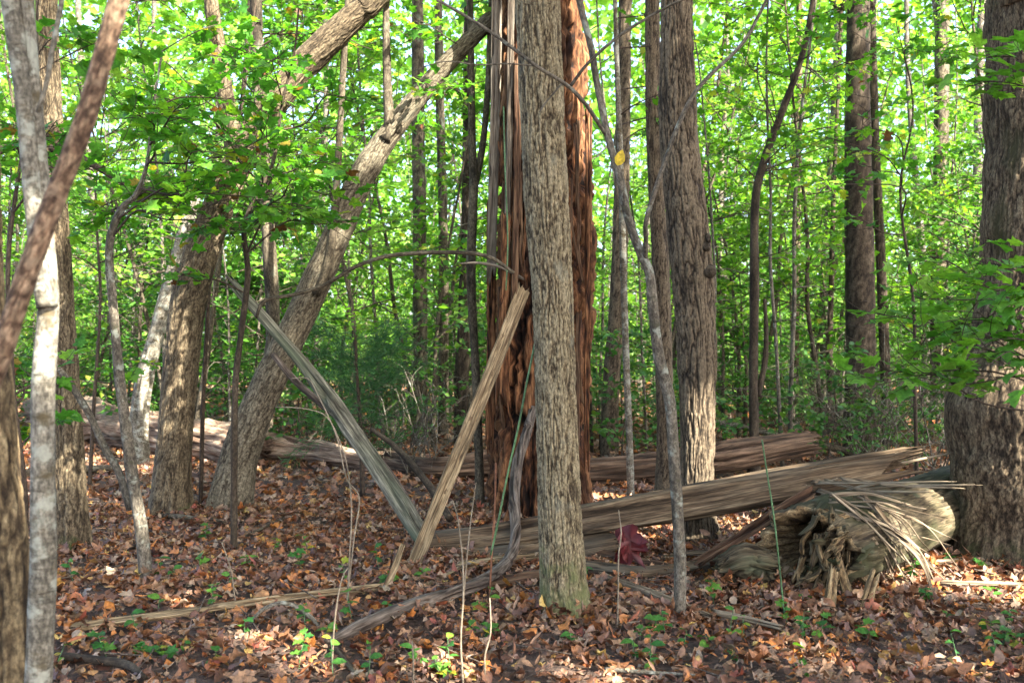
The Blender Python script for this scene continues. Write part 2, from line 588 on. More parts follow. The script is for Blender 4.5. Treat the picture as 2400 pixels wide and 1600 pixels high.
M['log_brown'] = bark_mat('log_brown', [(0.1, (0.035, 0.022, 0.014)), (0.42, (0.135, 0.085, 0.055)), (0.8, (0.28, 0.19, 0.13))], 35, (1, 1, 0.08), patches=[((0.20, 0.185, 0.155), 3, 0.53, 0.7, (1, 1, 0.3))], bump=0.9)
M['mossy'] = bark_mat('mossy', [(0.1, (0.045, 0.032, 0.018)), (0.42, (0.18, 0.14, 0.085)), (0.8, (0.34, 0.28, 0.185))], 35, (1, 1, 0.12), patches=[((0.11, 0.12, 0.05), 2.6, 0.42, 0.62, (1, 1, 0.5)), ((0.17, 0.20, 0.13), 6, 0.58, 0.7, (1, 1, 0.6))], bump=0.8)
M['punk'] = bark_mat('punk', [(0.1, (0.05, 0.03, 0.014)), (0.42, (0.24, 0.165, 0.085)), (0.8, (0.45, 0.345, 0.20)), (1, (0.55, 0.45, 0.29))], 45, (1, 1, 0.2), patches=[((0.06, 0.04, 0.022), 6, 0.52, 0.66, (1, 1, 0.7))], bump=0.9)
M['limb'] = bark_mat('limb', [(0.1, (0.05, 0.036, 0.028)), (0.45, (0.155, 0.122, 0.10)), (0.85, (0.29, 0.25, 0.22))], 50, (1, 1, 0.12), bump=0.6)

GREEN = [(0.0, (0.042, 0.15, 0.02)), (0.35, (0.075, 0.23, 0.025)), (0.7, (0.12, 0.30, 0.028)), (0.93, (0.18, 0.34, 0.03)), (0.965, (0.30, 0.26, 0.03)), (0.985, (0.17, 0.07, 0.03)), (1.0, (0.10, 0.04, 0.02))]
M['leaf_near'] = leaf_mat('leaf_near', GREEN, 0.5)
M['leaf_mid'] = leaf_mat('leaf_mid', [(0.0, (0.045, 0.15, 0.016)), (0.4, (0.085, 0.23, 0.024)), (0.9, (0.17, 0.33, 0.036)), (1.0, (0.34, 0.33, 0.045))], 0.5, (1.35, 1.4, 0.5), vein=False)
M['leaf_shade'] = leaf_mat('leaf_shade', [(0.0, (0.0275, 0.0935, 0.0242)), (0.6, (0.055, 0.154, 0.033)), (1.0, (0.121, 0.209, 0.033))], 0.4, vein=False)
M['leaf_cool'] = leaf_mat('leaf_cool', [(0.0, (0.03, 0.11, 0.02)), (0.5, (0.055, 0.17, 0.028)), (1.0, (0.11, 0.25, 0.035))], 0.45, vein=False)
M['leaf_far'] = leaf_mat('leaf_far', [(0.0, (0.06, 0.18, 0.018)), (0.5, (0.12, 0.28, 0.03)), (1.0, (0.22, 0.38, 0.05))], 0.52, (1.3, 1.3, 0.55), vein=False)
M['leaf_crown'] = leaf_mat('leaf_crown', [(0.0, (0.05, 0.13, 0.018)), (1.0, (0.12, 0.23, 0.03))], 0.45, vein=False)
M['leaf_maple'] = leaf_mat('leaf_maple', [(0.0, (0.07, 0.20, 0.03)), (0.5, (0.11, 0.28, 0.035)), (1.0, (0.19, 0.36, 0.045))], 0.48)
M['seedling'] = leaf_mat('seedling', [(0.0, (0.0315, 0.126, 0.027)), (0.5, (0.063, 0.18, 0.027)), (0.9, (0.117, 0.252, 0.0315)), (1, (0.36, 0.297, 0.027))], 0.4)
M['needle'] = leaf_mat('needle', [(0.0, (0.025, 0.08, 0.03)), (1.0, (0.055, 0.145, 0.045))], 0.35, vein=False)
M['dead'] = leaf_mat('dead', [(0.0, (0.074, 0.0321, 0.0177)), (0.16, (0.152, 0.0663, 0.0358)), (0.3, (0.2639, 0.1218, 0.0518)), (0.42, (0.1926, 0.1121, 0.085)), (0.54, (0.3377, 0.1949, 0.1035)), (0.64, (0.1115, 0.0535, 0.0383)), (0.74, (0.3483, 0.2582, 0.1737)), (0.82, (0.2736, 0.1267, 0.0638)), (0.9, (0.4433, 0.1657, 0.0333)), (0.96, (0.2228, 0.0585, 0.0425)), (1.0, (0.5066, 0.3509, 0.1035))], 0.18, (1.1, 0.8, 0.5), 0.5, 0.5)
M['dead_big'] = leaf_mat('dead_big', [(0.0, (0.1415, 0.0541, 0.0251)), (0.2, (0.2666, 0.1082, 0.0417)), (0.4, (0.3748, 0.1415, 0.0292)), (0.55, (0.2832, 0.1666, 0.1)), (0.7, (0.1999, 0.0666, 0.0417)), (0.82, (0.3499, 0.275, 0.225)), (0.92, (0.4332, 0.1999, 0.0375)), (1.0, (0.26, 0.15, 0.04))], 0.2, (1.1, 0.8, 0.5), 0.5, 0.4)
M['maroon'] = leaf_mat('maroon', [(0.0, (0.0768, 0.0096, 0.012)), (1.0, (0.1056, 0.0144, 0.0168))], 0.2, (1.2, 0.6, 0.6), 0.5, 0.4)


def ground_mat():
    m, nt, nd, lk = nodes('forest_soil')
    g = nd.new('ShaderNodeNewGeometry').outputs['Position']
    n1 = noise_n(nd, lk, g, 22, 5, 0.7)
    rp = ramp(nd, [(0.3, (0.02, 0.012, 0.009)), (0.5, (0.06, 0.036, 0.025)), (0.62, (0.12, 0.07, 0.046)), (0.75, (0.18, 0.11, 0.07))])
    lk.new(n1, rp.inputs[0])
    bp = nd.new('ShaderNodeBump')
    bp.inputs['Strength'].default_value = 0.9
    bp.inputs['Distance'].default_value = 0.03
    lk.new(n1, bp.inputs['Height'])
    b = nd.new('ShaderNodeBsdfPrincipled')
    b.inputs['Roughness'].default_value = 0.95
    lk.new(rp.outputs[0], b.inputs['Base Color'])
    lk.new(bp.outputs[0], b.inputs['Normal'])
    o = nd.new('ShaderNodeOutputMaterial')
    lk.new(b.outputs[0], o.inputs[0])
    return m


M['soil'] = ground_mat()

# ------------------------------------------------------------------ leaf shapes (y along the leaf, z its upper side)
_half = [(0.10, 0.0), (0.30, -0.02), (0.40, 0.14), (0.27, 0.30), (0.52, 0.62), (0.24, 0.60), (0.20, 0.78)]
MAPLE2 = np.array([(0, 0)] + _half + [(0, 1.02)] + [(-x, y) for x, y in _half[::-1]])
_o = [(0.20, 0.12), (0.32, 0.38), (0.22, 0.72)]
OVATE2 = np.array([(0, 0)] + _o + [(0, 1.0)] + [(-x, y) for x, y in _o[::-1]])
STAR2 = np.array([(0, 0), (0.42, 0.12), (0.24, 0.42), (0.50, 0.66), (0.2, 0.68), (0, 1.0), (-0.2, 0.68), (-0.50, 0.66), (-0.24, 0.42), (-0.42, 0.12)])
DIAM2 = np.array([(0, 0), (0.34, 0.42), (0, 1.0), (-0.34, 0.42)])


def leaf_t(out, fold=0.25, curl=0.3, rumple=0.0, rng=None, centre=0.42):
    """outline -> fan of triangles around a centre point, folded and curled"""
    n = len(out)
    p = np.vstack([out, [(0.0, centre)]])
    z = fold * np.abs(p[:, 0]) - curl * (p[:, 1] - 0.4) ** 2
    if rumple:
        z = z + rng.normal(0, rumple, n + 1)
    V = np.column_stack([p[:, 0], p[:, 1], z])
    T = np.array([(n, k, (k + 1) % n) for k in range(n)])
    return V, T


rl = np.random.default_rng(21)
T_MAPLE = [leaf_t(MAPLE2, rl.uniform(-0.1, 0.35), rl.uniform(0.1, 0.6), 0.03, rl) for _ in range(5)]
T_DEAD = [leaf_t(MAPLE2, rl.uniform(-0.3, 1.0), rl.uniform(-0.7, 1.4), rl.uniform(0.04, 0.16), rl) for _ in range(10)] + \
         [leaf_t(OVATE2, rl.uniform(0.0, 1.2), rl.uniform(-0.8, 1.0), 0.08, rl) for _ in range(5)] + \
         [leaf_t(OVATE2 * [0.35, 1.3], rl.uniform(0.0, 1.5), rl.uniform(-0.6, 0.8), 0.05, rl) for _ in range(4)] + [leaf_t(STAR2[1:6] * [0.9, 0.8], 0.6, 0.6, 0.12, rl) for _ in range(2)]
T_DEAD2 = [leaf_t(STAR2, rl.uniform(-0.3, 0.9), rl.uniform(-0.6, 1.0), 0.10, rl) for _ in range(5)]
T_OVATE = [leaf_t(OVATE2, rl.uniform(0.1, 0.4), rl.uniform(0.1, 0.6), 0.02, rl) for _ in range(4)]
T_STAR = [leaf_t(STAR2, rl.uniform(0.0, 0.4), rl.uniform(0.1, 0.6), 0.03, rl) for _ in range(4)]
T_DIAM = [(np.column_stack([DIAM2, [0, 0.1, 0, 0.1]]), np.array([(0, 1, 2), (0, 2, 3)])),
          (np.column_stack([DIAM2 * [1.15, 0.9], [0, 0.18, -0.15, 0.05]]), np.array([(0, 1, 2), (0, 2, 3)]))]


def leaf_frames(D, N):
    D = norm(D)
    X = norm(np.cross(D, N))
    N = np.cross(X, D)
    return X, D, N


def put_leaves(mb, temps, pos, D, N, size, rng, rnd=None):
    n = len(pos)
    if n == 0:
        return mb
    X, D, N = leaf_frames(D, N)
    size = np.broadcast_to(np.asarray(size, float), (n,))
    which = rng.integers(0, len(temps), n)
    rnd = rng.random(n) if rnd is None else rnd
    for k, (tv, tt) in enumerate(temps):
        i = np.where(which == k)[0]
        if len(i) == 0:
            continue
        s = size[i][:, None, None]
        V = pos[i][:, None, :] + s * (tv[None, :, 0:1] * X[i][:, None, :] + tv[None, :, 1:2] * D[i][:, None, :] + tv[None, :, 2:3] * N[i][:, None, :])
        m = len(tv)
        T = (tt[None] + (np.arange(len(i)) * m)[:, None, None]).reshape(-1, 3)
        rr = np.repeat(rnd[i], m)
        bc = np.tile(tv * 1.0, (len(i), 1)) + rr[:, None] * 37
        mb.add(V.reshape(-1, 3), T, None, bc, None, rr)
    return mb


def leaf_objects(name, temps, pos, D, N, size, mat, parent, rng, parents=None):
    """every leaf an object of its own, sharing the mesh data of a few shapes"""
    X, D, N = leaf_frames(D, N)
    size = np.broadcast_to(np.asarray(size, float), (len(pos),))
    key = (name, mat.name, id(temps))
    if key not in LEAFMESH:
        LEAFMESH[key] = [MB().add(tv, tt, None, tv + 5.0 * k).mesh(name, mat) for k, (tv, tt) in enumerate(temps)]
    ms = LEAFMESH[key]
    base = np.array(parent.location)
    for k in range(len(pos)):
        o = bpy.data.objects.new(name, ms[int(rng.integers(0, len(ms)))])
        s = size[k]
        p = pos[k] - base
        o.matrix_basis = Matrix(((X[k][0] * s, D[k][0] * s, N[k][0] * s, p[0]), (X[k][1] * s, D[k][1] * s, N[k][1] * s, p[1]), (X[k][2] * s, D[k][2] * s, N[k][2] * s, p[2]), (0, 0, 0, 1)))
        o.parent = parent if parents is None else parents[k]
        o.matrix_parent_inverse.identity()
        COL.objects.link(o)


LEAFMESH = {}

# ------------------------------------------------------------------ the ground and its leaf litter
rg = np.random.default_rng(3)
xs = np.concatenate([-np.geomspace(400, 9.2, 26), np.arange(-9, 9.01, 0.12), np.geomspace(9.2, 400, 26)])
ys = np.concatenate([[-400, -200, -80, -30, -12, -5, -2, 0], np.arange(1, 16, 0.12), np.geomspace(16.2, 420, 40)])
gx, gy = np.meshgrid(xs, ys)
gv = np.stack([gx.ravel(), gy.ravel(), gz(gx.ravel(), gy.ravel())], -1)
nx, ny = len(xs), len(ys)
ii, jj = np.meshgrid(np.arange(nx - 1), np.arange(ny - 1))
a0 = (jj * nx + ii).ravel()
ground = MB().add(gv, None, np.stack([a0, a0 + 1, a0 + nx + 1, a0 + nx], -1)).build('ground', M['soil'])
ground['kind'] = 'structure'


def litter_spots(n, y0, y1, rng):
    y = np.sqrt(rng.uniform(y0 ** 2, y1 ** 2, n))
    x = rng.uniform(-1, 1, n) * (0.62 * y + 1.6)
    return x, y


def lie(n, rng, tilt):
    a = rng.uniform(0, 2 * np.pi, n)
    N = norm(np.stack([rng.normal(0, tilt, n), rng.normal(0, tilt, n), np.ones(n)], -1))
    up = rng.random(n) < 0.35
    N[up] *= -1
    D = np.stack([np.cos(a), np.sin(a), np.zeros(n)], -1)
    D = norm(D - np.sum(D * N, 1, keepdims=True) * N)
    return D, N


lit = MB()
for n, y0, y1, temps, s0, s1, lift in ((46000, 2.4, 9.0, T_DEAD, 0.026, 0.088, 0.04), (24000, 9.0, 17.0, T_DEAD2, 0.06, 0.115, 0.03), (15000, 17.0, 34.0, T_DIAM, 0.14, 0.24, 0.03)):
    x, y = litter_spots(n, y0, y1, rg)
    D, N = lie(n, rg, 0.5)
    z = gz(x, y) + rg.uniform(0.006, lift, n)
    # low drifts of leaves
    z = z + 0.05 * sstep(0.5, 0.8, fbm(np.stack([x, y, 0 * x], -1) * 1.7 + 9, 2))
    # colours gather a little in patches
    rn = np.clip(rg.random(n) * 0.8 + 0.2 * fbm(np.stack([x, y, 0 * x], -1) * 0.8, 2), 0, 0.999)
    put_leaves(lit, temps, np.stack([x, y, z], -1), D, N, s0 + (s1 - s0) * rg.random(n) ** 1.7, rg, rn)
for bx, by, br, n in ((1325, 1438, 0.13, 260), (1636, 1285, 0.16, 220), (168, 1293, 0.12, 220), (398, 1206, 0.17, 260), (536, 1198, 0.2, 260), (2440, 1308, 0.58, 900), (1258, 1208, 0.44, 500), (1592, 1462, 0.045, 110), (345, 1372, 0.04, 110), (1760, 1395, 0.16, 260), (1890, 1405, 0.3, 320), (2000, 1395, 0.3, 320), (2160, 1320, 0.3, 300), (1060, 1312, 0.1, 240), (1200, 1300, 0.1, 240), (1400, 1290, 0.1, 240)):
    c = G(bx, by)
    a = rg.uniform(0, 2 * np.pi, n)
    q = rg.exponential(0.10, n)
    x, y = c[0] + np.cos(a) * (br + q), c[1] + np.sin(a) * (br + q)
    D, N = lie(n, rg, 0.7)
    z = gz(x, y) + 0.02 + rg.random(n) * 0.09 * np.exp(-q / 0.09)
    put_leaves(lit, T_DEAD, np.stack([x, y, z], -1), D, N, rg.uniform(0.035, 0.09, n), rg)
lo = lit.build('leaf_litter', M['dead'], ground, smooth=False)
lo['kind'] = 'stuff'
tw = MB()
for k in range(2400):
    x, y = litter_spots(1, 3.0, 14.0, rg)
    L = rg.uniform(0.08, 0.45)
    a = rg.uniform(0, 6.28)
    p0 = np.array([x[0], y[0], gz(x, y)[0] + rg.uniform(0.02, 0.07)])
    dv = np.array([math.cos(a), math.sin(a), rg.normal() * 0.12])
    r_ = 0.0012 + 0.005 * rg.random() ** 3
    tw.put(twig([p0, p0 + dv * L * 0.5 + rg.normal(size=3) * 0.02 * L, p0 + dv * L], r_, r_ * 0.5, 4, rg.uniform(0, 9)))
o = tw.build('twig_litter', M['limb'], ground)
o['kind'] = 'stuff'
# the 300 that show largest, each a leaf of its own
n = 300
x, y = litter_spots(n, 3.9, 7.4, rg)
x = np.clip(x, -0.52 * y, 0.52 * y)
D, N = lie(n, rg, 0.5)
leaf_objects('fallen_leaf', T_DEAD[:10], np.stack([x, y, gz(x, y) + rg.uniform(0.035, 0.06, n)], -1), D, N, rg.uniform(0.045, 0.088, n), M['dead_big'], ground, rg)

# ------------------------------------------------------------------ gaps in the canopy: where sun flecks fall (target point, radius)
FLECKS = [(P(1645, 1090, 7.2), 0.36), (P(2085, 1270, 6.1), 0.13), (G(2180, 1375), 0.28), (G(2330, 1390), 0.34),
          (P(260, 1000, 14), 1.5), (P(440, 1030, 13), 0.9), (P(95, 1035, 2.9), -0.06), (P(740, 1060, 11.5), 0.6), (G(1900, 1560), 0.06), (G(420, 1430), 0.05), (G(560, 1500), 0.06), (G(1500, 1180), 0.4), (P(405, 1000, 8.4), 0.10), (P(165, 1050, 6.9), 0.08), (P(2320, 1150, 6.4), 0.12), (P(2300, 560, 6.4), 0.12), (P(790, 90, 8.6), 0.5), (P(720, 640, 8.7), 0.0), (P(925, 280, 8.7), 0.22),
          (G(60, 1140), 0.7), (P(2395, 720, 6.5), 0.25), (P(2390, 1000, 6.5), 0.22), (P(340, 850, 11.5), 0.7), (P(430, 830, 8.4), 0.12), (P(5, 1000, 3.2), 0.12), (P(1866, 950, 16), 0.8), (P(1475, 1040, 9.3), 0.25),
          (G(1380, 1580), 0.08), (G(700, 1560), 0.10), (G(2250, 1560), 0.10), (P(325, 1235, 6.1), 0.08), (P(520, 400, 8.5), 0.15), (G(1000, 1570), 0.12)]


def gap_filter(pos):
    keep = np.ones(len(pos), bool)
    for c, r in FLECKS:
        v = pos - c
        t = v @ S
        d = np.linalg.norm(v - t[:, None] * S, axis=1)
        keep &= ~((t > 0.6) & (d < r + 0.16))
    return keep


def in_frame(pos, m=40):
    x, y = proj(pos)
    return (pos[:, 1] > 0.3) & (x > -m) & (x < 2400 + m) & (y > -m) & (y < 1600 + m)


def crown(parent, centre, rx, rz, n, seed, trunk_top, mat='leaf_crown', size=(0.19, 0.32), keep_out=13.0):
    rng = np.random.default_rng(seed)
    nc = max(10, n // 55)
    u = norm(rng.normal(size=(nc, 3))) * (rng.random((nc, 1)) ** 0.4)
    cc = np.asarray(centre) + u * [rx, rx, rz]
    k = rng.integers(0, nc, n)
    pos = cc[k] + rng.normal(size=(n, 3)) * [0.5, 0.5, 0.28]
    ok = gap_filter(pos)
    ok &= ~(in_frame(pos, 60) & (pos[:, 1] < keep_out))
    pos = pos[ok]
    D = rng.normal(size=pos.shape)
    N = norm(rng.normal(size=pos.shape) * 0.55 + [0, 0, 1])
    mb = put_leaves(MB(), T_DIAM, pos, D, N, rng.uniform(*size, len(pos)), rng)
    mb.build('crown', M[mat], parent, smooth=False)
    tt = np.asarray(trunk_top)
    for q in range(5):
        c = cc[rng.integers(0, nc)]
        mid = tt * 0.5 + c * 0.5 + rng.normal(size=3) * 0.2
        mid[2] -= 0.2
        if in_frame(np.array([c, mid]), 80).any() and tt[1] < keep_out:
            continue
        ln_ = np.linspace(0, 1, 24)[:, None]
        if not gap_filter(np.vstack([tt + (mid - tt) * ln_, mid + (c - mid) * ln_])).all():
            continue
        MB().put(sweep([tt, mid, c], [0.07, 0.045, 0.015], 7, 0.3)).build('limb', M['bark_grey'], parent)


def up(pts, rad, top, rtop, dx=0.0, dy=0.0):
    """carry a trunk on above the frame"""
    p = np.asarray(pts)
    e = p[-1]
    v = norm(p[-1] - p[-2])
    z = top - e[2]
    m = e + np.array([v[0] * 0.4 * z + dx * 0.5, v[1] * 0.3 * z + dy * 0.5, z * 0.5])
    t = e + np.array([v[0] * 0.5 * z + dx, v[1] * 0.4 * z + dy, z])
    return np.vstack([p, m, t]), np.concatenate([rad, [(rad[-1] + rtop) / 2, rtop]])


def trunk(parent, pts, rad, nseg, ds, mat, disp, scut=None, name='trunk', seed=0.0, wob=0.04, ref=None):
    d = sweep(pts, rad, nseg, ds, scut, 0.35, None, disp, ref, seed, wob=wob)
    return MB().put(d).build(name, M[mat], parent)


# ------------------------------------------------------------------ the large trees
# straight grey furrowed tree in the middle
d0 = gd(1440)
pts, rad = PX([(1326, 1475, 128), (1325, 1430, 114), (1320, 1370, 105), (1312, 1200, 100), (1306, 1020, 96), (1295, 700, 94), (1277, 400, 102), (1260, 0, 103), (1255, -120, 102)], d0)
t = thing('tree', 'straight grey furrowed trunk in front of the rotten red snag', 'tree', (pts[1][0], pts[1][1], 0))
p2, r2 = up(pts, rad, 11.5, 0.06)
trunk(t, p2, r2, 190, 0.014, 'bark_centre', flare(bark_disp(58, 0.016, 0.085, 0.25, 3.0), 0.035, 5, 0.4), 3.9)
crown(t, p2[-1] + [0, 0, -0.6], 3.2, 2.2, 1500, 101, p2[-2])

# the oak on the right of the middle
d1 = 7.35
pts, rad = PX([(1638, 1300, 108), (1636, 1270, 92), (1632, 1170, 76), (1635, 1020, 78), (1633, 816, 92), (1620, 612, 96), (1590, 306, 88), (1587, 0, 72), (1588, -120, 70)], d1)
t = thing('tree', 'deeply furrowed brown trunk with a sunlit foot behind the splintered beam', 'tree', (pts[1][0], pts[1][1], 0))
p2, r2 = up(pts, rad, 13, 0.06)
trunk(t, p2, r2, 170, 0.014, 'bark_oak', flare(bark_disp(40, 0.020, 0.085, 0.25, 13.0), 0.06, 5, 1.0), 4.6)
crown(t, p2[-1] + [0, 0, -0.6], 3.4, 2.4, 1300, 102, p2[-2])
# dark knot holes on the oak
for kx, ky, kw in ((1655, 580, 0.03), (1664, 640, 0.045), (1660, 560, 0.02)):
    c = P(kx, ky, d1 - 0.125)
    kn = sweep([c + [0, 0.05, 0.03], c + [0.0, -0.005, 0], c + [0.004, -0.03, -0.02]], [kw, kw, kw * 0.5], 10, 0.01, disp=wood_disp(60, 0.02, 1.0), ref=(1, 0, 0))
    MB().put(kn).build('burl', M['bark_dark'], t)

d1b = gd(1168)
pts, rad = PX([(1561, 1185, 60), (1560, 1160, 48), (1560, 1020, 41), (1555, 816, 40), (1548, 612, 39), (1532, 306, 35), (1529, 0, 34), (1528, -100, 33)], d1b)
t = thing('tree', 'slimmer brown trunk close behind the left side of the furrowed oak', 'tree', (pts[1][0], pts[1][1], 0))
p2, r2 = up(pts, rad, 13, 0.05)
trunk(t, p2, r2, 60, 0.03, 'bark_oak', flare(bark_disp(44, 0.014, 0.09, 0.25, 23.0), 0.04, 4, 2.0), 5.5)
crown(t, p2[-1], 2.6, 2.0, 600, 103, p2[-2])

# the massive tree at the right edge
d2 = gd(1308)
pts, rad = PX([(2440, 1345, 450), (2440, 1300, 402), (2440, 1200, 384), (2438, 1080, 398), (2434, 960, 416), (2444, 860, 346), (2452, 780, 312), (2456, 600, 284), (2456, 300, 272), (2456, 0, 266), (2458, -130, 262)], d2)
t = thing('tree', 'massive swollen brown trunk cut off by the right edge', 'tree', (pts[1][0], pts[1][1], 0))
p2, r2 = up(pts, rad, 14, 0.12)
trunk(t, p2, r2, 260, 0.018, 'bark_big', flare(bark_disp(42, 0.016, 0.11, 0.4, 33.0), 0.12, 7, 0.8), 4.2, wob=0.06)
crown(t, p2[-1] + [0.3, 0, -0.8], 4.2, 3.0, 2600, 104, p2[-2])

# upright tree in the left part
d3 = gd(1293)
pts, rad = PX([(169, 1325, 96), (168, 1285, 80), (165, 1150, 68), (160, 1000, 62), (150, 850, 62), (140, 700, 60), (125, 400, 54), (112, 100, 48), (108, -100, 46)], d3)
t = thing('tree', 'upright brown barked trunk just right of the pale foreground sapling', 'tree', (pts[1][0], pts[1][1], 0))
p2, r2 = up(pts, rad, 11, 0.05)
trunk(t, p2, r2, 110, 0.015, 'bark_tan', flare(bark_disp(48, 0.014, 0.09, 0.25, 43.0), 0.05, 5, 1.4), 4.6)
crown(t, p2[-1], 2.8, 2.0, 700, 105, p2[-2])
bl, br = PX([(118, 350, 16), (150, 347, 16), (205, 378, 15), (260, 412, 13), (305, 442, 9), (330, 470, 5)], d3 - 0.15)
MB().put(sweep(bl, br, 8, 0.03, wob=0.15)).build('dead_limb', M['bark_dark'], t)
bl, br = PX([(105, 335, 16), (60, 338, 17), (0, 352, 20), (-40, 365, 20)], d3 - 0.1)
MB().put(sweep(bl, br, 8, 0.03, wob=0.15)).build('dead_limb', M['bark_dark'], t)

# forked tree leaning to the right
d4 = gd(1208)
pts, rad = PX([(396, 1240, 120), (398, 1205, 96), (403, 1120, 84), (412, 1000, 78), (425, 850, 80), (440, 720, 82), (470, 600, 78), (510, 490, 72), (545, 410, 68), (600, 300, 66), (690, 180, 68), (770, 95, 66), (850, 20, 60), (910, -40, 56)], d4)
t = thing('tree', 'forked brown trunk with mossy foot in front of the pale fallen log', 'tree', (pts[1][0], pts[1][1], 0))
p2, r2 = up(pts, rad, 9.0, 0.05, 1.0, 0.5)
trunk(t, p2, r2, 110, 0.018, 'bark_tan', flare(bark_disp(46, 0.013, 0.10, 0.3, 53.0), 0.07, 5, 0.2), 6.2, ref=(0, 1, 0))
crown(t, p2[-1], 3.0, 1.8, 700, 106, p2[-2])
bl, br = PX([(560, 400, 50), (540, 300, 42), (517, 150, 36), (494, 0, 33), (480, -120, 30)], d4)
b2, r2 = up(bl, br, 10.5, 0.04)
trunk(t, b2, r2, 40, 0.03, 'bark_tan', bark_disp(50, 0.008, 0.2, 0.5, 55.0), 2.4, 'fork')

# second leaning tree
d5 = gd(1200)
pts, rad = PX([(520, 1235, 130), (536, 1195, 100), (567, 1050, 87), (628, 900, 76), (717, 714, 69), (785, 561, 66), (852, 408, 62), (930, 292, 50), (1035, 163, 43), (1120, 75, 38), (1180, 10, 34), (1230, -60, 30)], d5)
t = thing('tree', 'smooth grey tree leaning far to the right with a vertical shoot on its back', 'tree', (pts[1][0], pts[1][1], 0))
p2, r2 = up(pts, rad, 8.0, 0.04, 0.8, 0.8)
trunk(t, p2, r2, 100, 0.02, 'bark_lean', flare(bark_disp(60, 0.009, 0.09, 0.2, 63.0), 0.07, 5, 2.2), 6.6, ref=(0, 1, 0))
crown(t, p2[-1], 2.4, 1.5, 500, 107, p2[-2])
bl, br = PX([(900, 330, 34), (912, 305, 26), (908, 200, 21), (905, 60, 17), (907, -60, 15)], d5 - 0.05)
b2, r2 = up(bl, br, 8.5, 0.02)
trunk(t, b2, r2, 16, 0.06, 'bark_grey', None, None, 'shoot', wob=0.08)
bl, br = PX([(740, 690, 20), (762, 640, 22), (778, 560, 20), (790, 420, 17), (802, 200, 15), (815, 0, 13), (818, -80, 12)], d5 - 0.12)
trunk(t, bl, br, 14, 0.06, 'bark_grey', None, None, 'shoot', wob=0.08)

# ------------------------------------------------------------------ the rotten snag
rs = np.random.default_rng(77)
d6 = gd(1208)
sb = P(1262, 1208, d6)
t = thing('dead_snag', 'rotten reddish brown standing dead trunk behind the central tree', 'dead tree', (sb[0], sb[1], 0))
nsg = 170
ang = np.arange(nsg) / nsg * 2 * np.pi
sect = circ(nsg) * (1 + 0.10 * np.sin(3 * ang + 1.0) + 0.07 * np.sin(5 * ang) + 0.05 * np.sin(11 * ang + 2))[:, None]
pts, rad = PX([(1256, 1245, 255), (1256, 1200, 232), (1258, 1080, 216), (1262, 900, 208), (1266, 700, 210), (1272, 500, 206), (1270, 250, 200), (1268, 0, 196), (1268, -110, 190)], d6)


def snag_disp(q):
    p = q * np.array([17.0, 17.0, 1.5])
    w = (vnoise(q * np.array([7, 7, 2.2])) - 0.5) * 1.6
    p[:, 0] += w
    p[:, 1] += w
    r = np.abs(vnoise(p) - 0.5) * 2
    n2 = vnoise(q * np.array([55, 55, 5.5]) + 5)
    n3 = vnoise(q * np.array([95, 95, 22.0]) + 15)
    big = vnoise(q * np.array([5, 5, 0.8]) + 60)
    pits = np.maximum(sstep(0.60, 0.74, vnoise(q * np.array([9, 9, 4.0]) + 90)), 0.8 * sstep(0.62, 0.74, vnoise(q * np.array([24, 24, 9.0]) + 140)))
    n3 = 0.5 * n3 + 0.5 * np.floor(vnoise(q * np.array([40, 40, 14.0]) + 170) * 5) / 5
    a = sstep(0.0, 0.4, r)
    h = 0.5 * a + 0.32 * n2 + 0.18 * n3 - 0.3 * pits
    return 0.085 * (a - 0.7) + 0.05 * (n2 - 0.5) + 0.05 * (n3 - 0.5) + 0.09 * (big - 0.5) - 0.06 * pits, h


MB().put(sweep(pts, rad, nsg, 0.017, sect=sect, disp=snag_disp, jag1=rs.uniform(0, 0.3, nsg), ref=(1, 0, 0))).build('rotten_core', M['rot'], t)


def plank(pts, wid, thk, mat_seed, face, ds=0.02, nw=9, j0=0.0, j1=0.0, rng=rs, amp=0.012, taper0=1.0, taper1=1.0, freq=55, low=0.0):
    """a split board: rectangular outline with fibres, ragged ends; face = direction its broad side looks at"""
    nt_ = 3
    w = np.linspace(-1, 1, nw)
    th = thk / wid
    sec = np.vstack([np.stack([np.full(nw, th), w], -1), np.stack([np.linspace(th, -th, nt_ + 2)[1:-1], np.full(nt_, 1.0)], -1), np.stack([np.full(nw, -th), w[::-1]], -1), np.stack([np.linspace(-th, th, nt_ + 2)[1:-1], np.full(nt_, -1.0)], -1)])
    n = len(sec)
    cols = rng.random(nw)
    jg = np.concatenate([cols, np.full(nt_, cols[-1]), cols[::-1], np.full(nt_, cols[0])])
    cols2 = rng.random(nw)
    jg2 = np.concatenate([cols2, np.full(nt_, cols2[-1]), cols2[::-1], np.full(nt_, cols2[0])])
    k = len(pts)
    rad = np.linspace(taper0, taper1, k) * wid / 2
    return sweep(pts, rad, n, ds, sect=sec, disp=wood_disp(freq, amp, 0.05, low, mat_seed), ref=face, seed=mat_seed, jag0=jg * j0 if j0 else None, jag1=jg2 * j1 if j1 else None)


